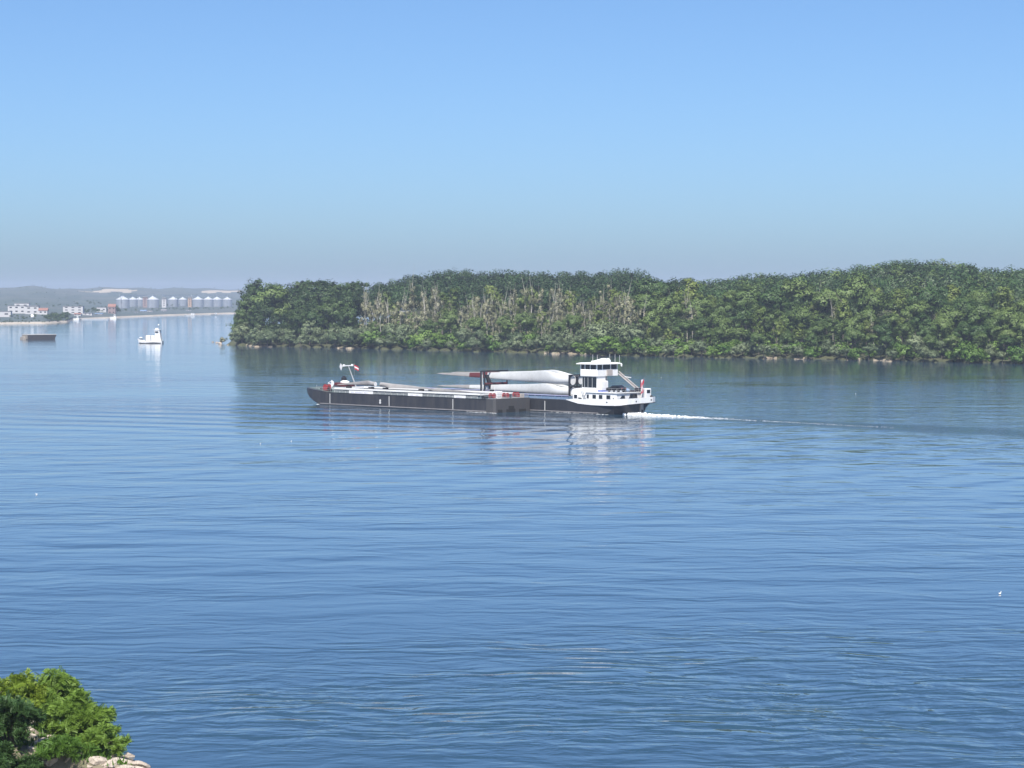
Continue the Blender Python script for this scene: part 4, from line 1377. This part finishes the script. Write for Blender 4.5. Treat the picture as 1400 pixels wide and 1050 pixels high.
    for k in range(10):
        p0, p1 = a.lerp(b, k / 10), a.lerp(b, (k + 1) / 10)
        bm.tube(p0 + Vector((0, -.25 if k % 2 else .25, 0)), p1 + Vector((0, 0, .45)), 0.06, n=5)
        bm.tube(p0 + Vector((0, -.25, 0)), p1 + Vector((0, .25, 0)), 0.06, n=5)
    boom = bm.build('crane_boom', M['tan_steel'], ship)
    MB().bar((18.7, 9.2, 7.7), (20.4, 9.2, 7.55), 0.14, 0.14).build('boom_lamp', M['white'], boom)
    MB().rbox(22.0, 23.2, 8.3, 9.4, 4.6, 5.4, 0.1).build('crane_base', M['dark_steel'], ship)
    # roof clutter: rail, hatch, raft
    rl = MB()
    pts = [(17.4, 1.0), (23.3, 1.0), (23.4, 9.6)]
    for z in (0.45, 0.9): rl.path([(x, y, 4.6 + z) for x, y in pts], 0.025, 5)
    for k in range(5): rl.tube((17.4 + k * 1.47, 1.0, 4.6), (17.4 + k * 1.47, 1.0, 5.5), 0.025, n=5)
    for k in range(7): rl.tube((23.4, 1.0 + k * 1.43, 4.6), (23.4, 1.0 + k * 1.43, 5.5), 0.025, n=5)
    rl.build('roof_rail', M['grey_steel'], ship)
    MB().rbox(20.6, 23.0, 6.6, 8.0, 4.6, 5.0, 0.1).build('roof_hatch', M['dark_steel'], ship)
    MB().ball((21.9, 5.9, 5.0), (0.9, 0.5, 0.42), 14).build('life_raft', M['coaming_blue'], ship, True)
    # small stern cabin at the far quarter, flagstaff
    sc = MB().rbox(23.7, 25.2, 8.4, 10.2, 2.5, 5.35, 0.1)
    cabin = sc.build('stern_cabin', M['white'], ship)
    MB().box(25.18, 25.23, 8.7, 9.8, 4.35, 5.05).build('window', M['glass'], cabin)
    fp = MB().tube((25.3, 7.4, 2.5), (25.5, 7.4, 7.6), 0.05, 0.04, 6).build('flagstaff', M['grey_steel'], ship)
    mb = MB()
    n = 12
    for band in range(3):
        for k in range(n):
            def pt(u, v): return (25.5 + 0.1 * math.sin(v * 9 + u * 7), 7.4 - 0.25 - u * 0.85 + 0.12 * math.sin(v * 6 + u * 4), 7.45 - 2.9 * v - 0.25 * u)
            u0, u1, v0, v1 = band / 3, (band + 1) / 3, k / n, (k + 1) / n
            mb.add([pt(u0, v0), pt(u1, v0), pt(u1, v1), pt(u0, v1)], [(0, 1, 2, 3)], 1 if band == 1 else 0)
    mb.build('ensign', [M['flag_red'], M['flag_white']], fp)
    # mooring fairleads in the bulwark and a round fender
    for x, y, z in ((21.5, -0.13, 2.6), ):
        MB().loft([[(x + .2 * math.cos(t), y - s, z + .13 * math.sin(t)) for t in np.linspace(0, 6.283, 12, endpoint=False)] for s in (-.02, .02)]).build('fairlead', M['dark_steel'], ship)
    for x, y, z in ((25.83, 4.4, 2.75), (26.18, 9.0, 2.95)):
        MB().loft([[(x - s, y + .2 * math.cos(t), z + .15 * math.sin(t)) for t in np.linspace(0, 6.283, 12, endpoint=False)] for s in (-.03, .03)]).build('fairlead', M['dark_steel'], ship)
    MB().ball((25.0, 10.2, 3.65), (0.5, 0.5, 0.28), 12).build('fender', M['rubber'], ship, True)
    for x, y in ((24.4, 2.4), (24.5, 5.6)):
        bo = MB()
        for s in (-.25, .25): bo.lathe([(.14, 0), (.14, .6), (.2, .62), (.2, .7)], (x, y + s, 2.5), 10)
        bo.build('bollard', M['dark_steel'], ship)
ship_house()

# black car parked on the deckhouse roof
def make_car():
    o = empty('parked_car', local(S0, (20.3, 4.4, 4.61)), CONVOY_RZ, 'black car parked on the ship deckhouse roof behind the wheelhouse', 'car')
    prof = [(-2.1, .35), (-2.12, .75), (-1.9, .9), (-1.0, 1.0), (-0.35, 1.42), (0.9, 1.46), (1.6, 1.1), (2.0, 1.0), (2.1, .7), (2.05, .35)]
    MB().prism(prof, -0.85, 0.85).build('body', M['car_black'], o)
    for y in (-0.86, 0.86):
        MB().prism([(-0.85, 1.0), (-0.3, 1.36), (0.25, 1.38), (0.25, 1.0)], y - .01, y + .01).build('side_window', M['glass'], o)
        MB().prism([(0.35, 1.0), (0.35, 1.38), (0.85, 1.38), (1.35, 1.05)], y - .01, y + .01).build('side_window', M['glass'], o)
    for x in (-1.3, 1.3):
        for y in (-.8, .8):
            w = MB().loft([[(x + .33 * math.cos(t), y + s, .33 + .33 * math.sin(t)) for t in np.linspace(0, 6.283, 18, endpoint=False)] for s in (-.1, .1)]).build('wheel', M['rubber'], o)
            s = -1 if y < 0 else 1
            MB().loft([[(x + .2 * math.cos(t), y + s * q, .33 + .2 * math.sin(t)) for t in np.linspace(0, 6.283, 14, endpoint=False)] for q in (.09, .115)]).build('rim', M['dark_steel'], w)
    for y in (-.6, .6): MB().box(2.05, 2.13, y - .18, y + .18, .75, .92).build('tail_light', M['red'], o)
make_car()

# blade racks
def root_rack():
    o = empty('blade_rack', local(S0, (8.1, 5.65, 2.82)), CONVOY_RZ, 'dark steel rack clamping the blade roots before the wheelhouse', 'rack', 'steel racks holding the turbine blades')
    fr = MB()
    for y in (-2.5, 2.5): fr.box(-.18, .18, y - .14, y + .14, 0, 5.2)
    fr.box(-.14, .14, -.12, .12, 0.25, 5.05)
    for z in (0.12, 2.6, 5.07): fr.box(-.17, .17, -2.36, 2.36, z - .13, z + .13)
    fr.build('frame', M['dark_steel'], o)
    cl = MB()
    for y in (-1.3, 1.35):
        for z in (1.43, 3.95):
            n = 22
            cl.loft([[(q, y + r * math.cos(t), z + r * math.sin(t)) for t in np.linspace(0, 6.283, n, endpoint=False)] for q, r in ((-.1, 1.08), (-.1, 1.22), (.1, 1.22), (.1, 1.08))], False)
    cl.build('clamp_ring', M['dark_steel'], o)
root_rack()
def mid_rack():
    o = empty('blade_rack', local(S0, (-16.6, 5.6, 2.82)), CONVOY_RZ, 'dark steel portal rack carrying the blades amidships', 'rack', 'steel racks holding the turbine blades')
    fr = MB()
    for y in (-4.3, -3.2): fr.box(-.13, .13, y - .12, y + .12, 0, 5.5)
    fr.box(-.13, .13, 4.1, 4.34, 0, 5.5)
    fr.box(-.16, .16, -4.5, 4.5, 5.25, 5.55)
    fr.box(-.16, .16, -3.0, 4.1, 2.1, 2.45)
    fr.box(-.2, .2, -4.5, 4.5, 0, .25)
    fr.build('frame', M['dark_steel'], o)
    MB().loft([[(-.2, -2.9, 4.6), (.2, -2.9, 4.6), (.2, -2.1, 4.6), (-.2, -2.1, 4.6)], [(-.2, -0.9, 0.4), (.2, -0.9, 0.4), (.2, 0.5, 0.4), (-.2, 0.5, 0.4)]]).build('brace', M['dark_steel'], o)
    MB().box(-.25, .25, -3.1, 4.0, 2.46, 2.8).build('padding', M['maroon'], o)
    MB().box(-.14, -.1, -3.9, -3.6, 0.3, 5.2).build('ladder', M['line_white'], o)
mid_rack()

# foam churned up at the stern and thin foam at the bows
def make_foam():
    g = np.random.default_rng(3)
    mb = MB()
    def blob(x, y, r, h):
        n = 7
        p = local(S0, (x, y, 0))
        pts = [(p.x + r * 1.6 * g.uniform(.6, 1.2) * math.cos(6.283 * k / n), p.y + r * g.uniform(.6, 1.2) * math.sin(6.283 * k / n)) for k in range(n)]
        k0 = len(mb.v)
        mb.v += [(a, b, 0.006) for a, b in pts] + [(p.x + (a - p.x) * .5, p.y + (b - p.y) * .5, h) for a, b in pts] + [(p.x, p.y, h * 1.15)]
        for k in range(n):
            j = (k + 1) % n
            mb.f += [(k0 + k, k0 + j, k0 + n + j, k0 + n + k), (k0 + n + k, k0 + n + j, k0 + 2 * n)]
            mb.m += [0, 0]
    for _ in range(420):
        u = g.uniform() ** 1.7
        x = 24.0 + u * 26
        y = 4.8 - u * 1.0 + g.normal() * (0.9 + u * 1.0)
        blob(x, y, g.uniform(.08, .34) * (1 - .7 * u), g.uniform(.04, .40) * (1 - u) ** 2 + 0.015)
    for _ in range(300):
        u = g.uniform() ** 1.3
        blob(44 + u * 48, 4.0 - u * 2.0 + g.normal() * (0.25 + 0.5 * u), g.uniform(.05, .15) * (1 - .5 * u), 0.012)
    for _ in range(25):
        u = g.uniform()
        blob(-56.6 + u * 1.0, -11.9 + u * .4 + g.normal() * .12, g.uniform(.06, .14), .03)
    for _ in range(60):
        blob(g.uniform(-8, 1), -12.0 + g.uniform(-.6, .1), g.uniform(.06, .16), .02)
    for _ in range(50):
        blob(g.uniform(6, 22), -0.15 - abs(g.normal()) * .2, g.uniform(.06, .14), .02)
    m = paint('foam', (0.82, 0.84, 0.84), 0.8)
    o = mb.build('wake_foam', m)
    tag(o, 'white wake foam trailing from the ship stern', 'foam', None, 'stuff')
make_foam()

# ------------------------------------------------------------------ tug and the far lighter
def make_tug():
    p = at(186, 469.5)
    D = p.y
    L = xat(222, D) - xat(187, D)
    o = empty('tug_boat', (xat(187, D), D, 0), R(-8), 'small white tug boat with tall wheelhouse heading left in mid river', 'tug boat')
    b = 4.4
    def rg(x, i, zt, zb): return [(x, i, zt), (x, i + .2, zb), (x, b - i - .2, zb), (x, b - i, zt)]
    MB().loft([rg(-.2, 1.9, 2.5, 1.6), rg(0.6, 1.0, 2.3, 0.4), rg(2.0, .3, 1.9, -.5), rg(4.5, 0, 1.35, -.6), rg(9, 0, 1.2, -.6), rg(L - .6, .1, 1.35, -.6), rg(L, .5, 1.4, 0.2)]).build('hull', M['white'], o)
    MB().loft([rg(1.2, .62, 0.55, -.6), rg(2.2, .21, 0.42, -.6), rg(4.5, -.05, 0.36, -.62), rg(9, -.05, 0.62, -.62), rg(L - .5, .02, 0.4, -.62)]).build('boot_band', M['dark_steel'], o)
    bx = [MB().rbox(4.9, 7.3, .6, 3.8, 1.2, 4.3, .12).build('cabin', M['white'], o), MB().rbox(7.7, 9.5, .6, 3.8, 1.2, 4.2, .12).build('cabin', M['white'], o)]
    MB().box(4.86, 4.92, 1.0, 3.4, 2.6, 3.8).build('window', M['glass'], bx[0])
    MB().rbox(4.2, 4.9, .8, 3.6, 1.2, 4.1, .1).build('front_wall', M['grey_steel'], o)
    tw = MB().loft([[(9.6, .5, 1.2), (13.0, .5, 1.2), (13.0, 3.9, 1.2), (9.6, 3.9, 1.2)], [(9.7, .8, 5.2), (12.4, .8, 5.2), (12.4, 3.6, 5.2), (9.7, 3.6, 5.2)], [(9.5, .6, 7.0), (12.2, .6, 7.0), (12.2, 3.8, 7.0), (9.5, 3.8, 7.0)]]).build('wheelhouse', M['white'], o)
    MB().box(9.9, 11.6, .52, .62, 5.7, 6.4).build('window', M['glass'], tw)
    MB().box(9.44, 9.56, 1.0, 3.4, 5.7, 6.5).build('window', M['glass'], tw)
    MB().rbox(9.2, 12.4, .4, 4.0, 7.0, 7.25, .08).build('roof', M['white'], tw)
    MB().rbox(9.8, 11.4, 1.2, 3.0, 7.25, 8.1, .1).build('roof_locker', M['white'], tw)
    m = MB().tube((11.3, 2.2, 8.0), (11.3, 2.2, 9.6), .09, n=6).build('mast', M['grey_steel'], o)
    MB().ball((11.3, 2.2, 9.8), (.42, .42, .5), 12).build('mast_ball', M['white'], m, True)
    MB().rbox(.9, 2.6, 1.3, 3.0, 2.1, 2.4, .08).build('winch_bed', M['dark_steel'], o)
    MB().ball((1.6, 2.1, 3.0), (.95, .7, .38), 12).build('tender', M['white'], o, True)
    r = MB()
    r.tube((12.9, .7, 1.3), (12.4, .7, 5.6), .09, n=5)
    r.tube((13.6, .7, 1.3), (12.6, .7, 4.6), .09, n=5)
    r.path([(4.8, .1, 2.2), (9.5, .1, 2.2)], .05, 5)
    for k in range(5): r.tube((4.8 + k * 1.17, .1, 1.2), (4.8 + k * 1.17, .1, 2.2), .04, n=5)
    r.build('rail', M['grey_steel'], o)
make_tug()

def make_lighter():
    n = at(38, 464.4)
    # near corner at n; long side goes right and a little away, short end goes left and away
    o = empty('moored_lighter', n, R(34), 'rusty empty lighter afloat alone at the left edge', 'barge')
    L, W, h = 17.5, 8.5, 2.75
    mb = MB()
    mb.loft([[(0, 0, -.5), (L - 1.2, 0, -.5), (L - 1.2, W, -.5), (0, W, -.5)], [(0, 0, h), (L, 0, h), (L, W, h), (0, W, h)]], True)
    mb.build('hull', M['rust'], o)
    tr = MB()
    for y in (-.08, W - .18): tr.box(-.1, L + .1, y, y + .26, h, h + .22)
    for x in (-.08, L - .18): tr.box(x, x + .26, .18, W - .18, h + .003, h + .217)
    tr.build('gunwale', M['line_white'], o)
    rb = MB()
    for k in range(9): rb.box(.8 + k * 1.95, .95 + k * 1.95, -.07, .02, 0, h - .1)
    rb.build('rib', M['rust'], o)
    MB().box(-.06, .02, .3, W - .1, .3, h - .15).build('end_plate', M['tan_rust'], o)
    MB().loft([[(-1.6, 2.5, -.3), (-.1, 2.5, -.3), (-.1, W - .2, -.3), (-1.6, W - .2, -.3)], [(-1.4, 2.8, 1.5), (-.1, 2.5, 1.7), (-.1, W - .2, 1.7), (-1.4, W - .6, 1.4)]], True).build('landing_step', M['tan_rust'], o)
make_lighter()

# ------------------------------------------------------------------ gulls afloat
def gull_meshes():
    b = MB()
    b.loft([[(x, r * math.cos(t), z + r * .85 * math.sin(t)) for t in np.linspace(0, 6.283, 10, endpoint=False)] for x, r, z in ((-.34, .01, .17), (-.24, .06, .14), (-.05, .12, .1), (.1, .12, .1), (.2, .08, .14), (.25, .055, .22), (.27, .06, .3), (.31, .05, .33), (.36, .015, .31))])
    return b
GULLS = [(50, 676.5, 'white gull afloat far left of the barge, on open water'), (1367, 812.5, 'white gull afloat near the right edge'), (356, 607, 'white gull afloat below the barge bow, left of the other one'),
         (398, 604, 'white gull afloat straight below the barge bow, right one of two'),
         (904, 516.5, 'white gull afloat right of the wheelhouse'), (1170, 538.5, 'white gull afloat off the island shore right of the ship')]
gm = gull_meshes().build('gull_proto', M['white'], sm=True)
gme = gm.data
bpy.data.objects.remove(gm)
bk = MB().loft([[(.35, .015 * math.cos(t), .31 + .012 * math.sin(t)) for t in np.linspace(0, 6.283, 6, endpoint=False)], [(.42, .003 * math.cos(t), .295 + .003 * math.sin(t)) for t in np.linspace(0, 6.283, 6, endpoint=False)]]).build('beak_proto', M['orange'])
bme = bk.data
bpy.data.objects.remove(bk)
for i, (px, py, lab) in enumerate(GULLS):
    o = empty('gull', at(px, py) - Vector((0, 0, .02)), rng.uniform(0, 6.28), lab, 'gull', 'gulls afloat on the river')
    o.scale = (0.45, 0.5, 0.75)
    link(gme, 'body', o)
    link(bme, 'beak', o)

# ------------------------------------------------------------------ near bank
EDGE = [(-200, 190), (-110, 165), (-60, 150), (-34, 136), (-26.5, 127.5), (-22.8, 121.5), (-20.4, 117.5), (-18.2, 114.0), (-14, 105), (-6, 85), (6, 58), (30, 34), (80, 20), (200, 5)]
EX, EY = np.array([e[0] for e in EDGE], float), np.array([e[1] for e in EDGE], float)
def edge_dist(x, y):
    """signed distance to the water's edge, positive on land"""
    best, sgn = 1e9, 1
    for k in range(len(EX) - 1):
        ax, ay, bx, by = EX[k], EY[k], EX[k + 1], EY[k + 1]
        t = max(0, min(1, ((x - ax) * (bx - ax) + (y - ay) * (by - ay)) / ((bx - ax) ** 2 + (by - ay) ** 2)))
        dx, dy = x - (ax + t * (bx - ax)), y - (ay + t * (by - ay))
        d = math.hypot(dx, dy)
        if d < best:
            best = d
            sgn = 1 if ((bx - ax) * (y - ay) - (by - ay) * (x - ax)) < 0 else -1
    return best * sgn
def bank_z(x, y):
    d = edge_dist(x, y)
    if d < 0: return max(-2.0, d * 0.35) - 0.02
    z = 0.30 * min(d, 5) + 0.10 * max(0, d - 5)
    cap = max(0.0, 24.0 - 0.215 * y - 1.2) if y < 112 else 99
    z = min(z, cap if cap > 0.3 else 0.3)
    return z + 0.12 * math.sin(x * 1.7 + y) * math.sin(y * 1.3) * min(1, d)
def make_bank():
    xs = np.concatenate([np.linspace(-200, -45, 32), np.linspace(-42, -8, 69), np.linspace(-5, 200, 42)])
    ys = np.concatenate([np.linspace(-120, 60, 37), np.linspace(65, 100, 15), np.linspace(101, 145, 89), np.linspace(148, 200, 18)])
    v = [(x, y, bank_z(x, y)) for y in ys for x in xs]
    n = len(xs)
    f = [(j * n + i, j * n + i + 1, (j + 1) * n + i + 1, (j + 1) * n + i) for j in range(len(ys) - 1) for i in range(n - 1)]
    f = [q for q in f if max(v[k][2] for k in q) > -1.9]
    mb = MB()
    mb.add(v, f)
    tag(mb.build('near_bank', M['bank_earth'], sm=True), 'stony earth bank below the viewpoint', None, None, 'structure')
make_bank()

def frond_mesh(g, n_fr, lobes, mat, name, ln=0.42, clumps=60):
    """shrub foliage of feathered leaves: each leaf is a stalk with paired leaflets"""
    P, N = crown_points(g, lobes, n_fr, clumps, up=0.5)
    P[:, 2] = np.maximum(P[:, 2], 0.1)
    out = unit(N * np.array([1, 1, 0.35]) + g.normal(size=N.shape) * 0.45)
    side = unit(np.cross(out, N + 0.01))
    upv = np.cross(side, out)
    L = (ln * 0.9 * g.uniform(.6, 1.3, n_fr))[:, None]
    quads = []
    for k in range(6):
        t = (k + 0.7) / 6.2
        c = P + out * L * (t - .3) - upv * L * 0.35 * t * t + np.array([0, 0, 0])
        for s in (-1, 1):
            lw = 0.30 * (1 - 0.5 * abs(t - 0.45))
            tip = c + (side * s * 0.85 + out * 0.5) * L * lw - upv * L * 0.04
            wd = (out - side * s * 0.3) * L * 0.085
            mid = (c + tip) * .5
            quads.append(np.stack([c, mid - wd, tip, mid + wd], 1))
    return quads_mesh(name, np.concatenate(quads), mat)

M['shrub_green'] = leaf_mat('shrub_green', (0.07, 0.15, 0.02), (0.19, 0.29, 0.045), 0.3)
M['shrub_yellow'] = leaf_mat('shrub_yellow', (0.16, 0.24, 0.026), (0.42, 0.43, 0.05), 0.3)
M['shrub_shaded'] = leaf_mat('shrub_shaded', (0.03, 0.075, 0.022), (0.075, 0.14, 0.035), 0.25)  # darker leaf colour paints the shade of an unseen tree
M['shrub_tip'] = leaf_mat('shrub_tip', (0.05, 0.10, 0.04), (0.10, 0.15, 0.07), 0.3)

def shrub(name, px, D, ybase_z, w, h, mat, n, label, seed, ln=0.42, dp=None):
    g = np.random.default_rng(seed)
    x = xat(px, D)
    z = bank_z(x, D) if ybase_z is None else ybase_z
    o = empty(name, (x, D, z - .1), 0, label, 'shrub', 'shrubs on the near bank')
    dp = dp or w
    L = []
    for k in range(17):
        a = g.uniform(0, 6.28)
        q = g.uniform(.15, .85)
        L.append((math.cos(a) * q * w * .5, math.sin(a) * q * dp * .5, h * (.74 - .55 * q) * g.uniform(.75, 1.15), w * g.uniform(.16, .25), dp * g.uniform(.16, .25), h * g.uniform(.15, .24)))
    L.append((0, 0, h * .42, w * .32, dp * .32, h * .36))
    me = frond_mesh(g, int(n * 1.35), L, M[mat], name + '_foliage', ln)
    link(me, 'foliage', o)
    tm = MB()
    for k in range(14):
        a, q = g.uniform(0, 6.28), g.uniform(.1, .45)
        e = Vector((math.cos(a) * q * w * .8, math.sin(a) * q * dp * .8, h * g.uniform(.4, .66)))
        mid = e * .5 + Vector((0, 0, h * .1))
        tm.tube((e.x * .1, e.y * .1, 0), mid, .05, .035, 5)
        tm.tube(mid, e, .035, .012, 5)
    tm.build('stem', M['bark'], o, True)
    return o
shrub('leafy_shrub', 28, 121.0, None, 4.0, 3.5, 'shrub_yellow', 2300, 'yellow green sunlit shrub at the back left of the bank', 1)
shrub('leafy_shrub', 72, 121.5, None, 3.3, 4.3, 'shrub_green', 2400, 'tallest green shrub with a feathery peak on the bank', 2)
shrub('leafy_shrub', 103, 117.6, None, 4.1, 3.3, 'shrub_green', 3400, 'broad green shrub leaning out over the rocks beside the water', 3)
shrub('leafy_shrub', 10, 112.6, None, 3.8, 3.3, 'shrub_shaded', 3000, 'green shrub with painted shade at the bottom left corner', 4)
shrub('leafy_shrub', 84, 112.2, None, 2.8, 1.1, 'shrub_green', 1200, 'low green shrub between the pale rocks at the bottom edge', 5)
shrub('leafy_shrub', -6, 110.4, None, 3.2, 2.4, 'shrub_shaded', 2200, 'green shrub with painted shade lowest in the bottom left corner', 9)
shrub('leafy_shrub', 26, 111.0, None, 2.2, 1.3, 'shrub_shaded', 1300, 'low shrub with painted shade left of the bare rocky gap', 10)
shrub('leafy_shrub', 128, 115.4, None, 2.6, 1.9, 'shrub_green', 1300, 'small green shrub hanging over the lowest rocks', 6)

def make_weeds():
    g = np.random.default_rng(31)
    quads = []
    for _ in range(170):
        px, D = g.uniform(-40, 170), g.uniform(108, 124)
        x = xat(px, D)
        if edge_dist(x, D) < 1.6: continue
        z = bank_z(x, D)
        n = 26
        P = np.array([x, D, z]) + g.normal(size=(n, 3)) * np.array([.28, .28, .0]) + np.array([0, 0, .12])
        up = unit(g.normal(size=(n, 3)) * .5 + np.array([0, 0, 1]))
        sd = unit(np.cross(up, g.normal(size=(n, 3))))
        hgt = g.uniform(.12, .36, (n, 1))
        quads.append(np.stack([P - sd * .05, P + sd * .05, P + sd * .02 + up * hgt * .7, P + up * hgt], 1) - np.array([0, 0, .12]))
    o = link(quads_mesh('bank_weeds', np.concatenate(quads), M['shrub_green']), 'bank_weeds')
    tag(o, 'low green weeds growing between the stones of the near bank', 'weeds', None, 'stuff')
make_weeds()
RG = 'pale rocks of the near bank'
near_rocks = []
def nrock(px, py, r, flat=1.0, dz=0.0, lab=None):
    # find where the pixel ray meets the bank
    p = at(px, py, 0)
    for k in range(60):
        z = k * 0.08
        q = at(px, py, z)
        if bank_z(q.x, q.y) <= z: break
        p = q
    r *= 0.8
    o = rock((p.x, p.y, p.z + dz), r, lab, RG, sq=(1.15, 1.0, flat))
    near_rocks.append((px, py, o, r))
for px, py, r, fl in ((188, 1047, .62, .8), (165, 1042, .7, .9), (176, 1034, .55, .8), (160, 1026, .6, .9), (150, 1018, .5, .8), (146, 1046, .65, .9), (124, 1049, .6, .8), (108, 1047, .5, .9), (168, 1052, .6, .8), (192, 1056, .6, .8),
                      (96, 1033, .85, .7), (56, 1016, .7, .8), (60, 1028, .75, .8), (52, 1040, .8, .7), (62, 1047, .7, .8), (40, 998, .55, .9), (42, 1010, .55, .8), (74, 1022, .5, .7), (84, 1026, .45, .6), (4, 952, .6, .8), (10, 962, .5, .8), (78, 1050, .5, .8),
                      (154, 1036, .4, .8), (136, 1040, .5, .8), (182, 1052, .45, .8), (64, 1010, .4, .8), (44, 1024, .4, .7), (48, 1052, .6, .8), (100, 1052, .5, .8), (70, 1040, .7, .8), (140, 1054, .7, .8), (118, 1056, .6, .8)):
    nrock(px, py, r, fl)
names = []
near_rocks.sort(key=lambda a: a[0])
for i, (px, py, o, r) in enumerate(near_rocks):
    size = 'large' if r >= .56 else ('small' if r <= .36 else 'medium')
    if px < 20: where = 'by the yellow shrub at the left edge'
    elif px < 90: where = 'in the bare gap between the shrubs'
    elif px < 140: where = 'under the broad shrub at the bottom edge'
    else: where = 'at the water edge beside the shrubs'
    names.append((where, size))
cnt = {}
for i, ((where, size), (px, py, o, r)) in enumerate(zip(names, near_rocks)):
    tot = names.count((where, size))
    k = cnt.get((where, size), 0)
    cnt[(where, size)] = k + 1
    tail = '' if tot == 1 else ', ' + ('leftmost' if k == 0 else ('rightmost' if k == tot - 1 else ORD[k] + ' from left'))
    o['label'] = '%s pale rock %s%s' % (size, where, tail)

# ------------------------------------------------------------------ haze
def make_haze():
    m = bpy.data.materials.new('haze')
    t = NT(m)
    v = t.t.nodes.new('ShaderNodeVolumePrincipled')
    v.inputs['Color'].default_value = (0.66, 0.74, 0.93, 1)
    v.inputs['Density'].default_value = 0.000095
    v.inputs['Anisotropy'].default_value = 0.0
    t.t.links.new(v.outputs[0], t.out.inputs['Volume'])
    o = MB().box(-9500, 9500, -1900, 9500, -3.2, 82).build('haze', m)
    tag(o, 'thin pale summer haze over the river', 'haze', None, 'stuff')
make_haze()
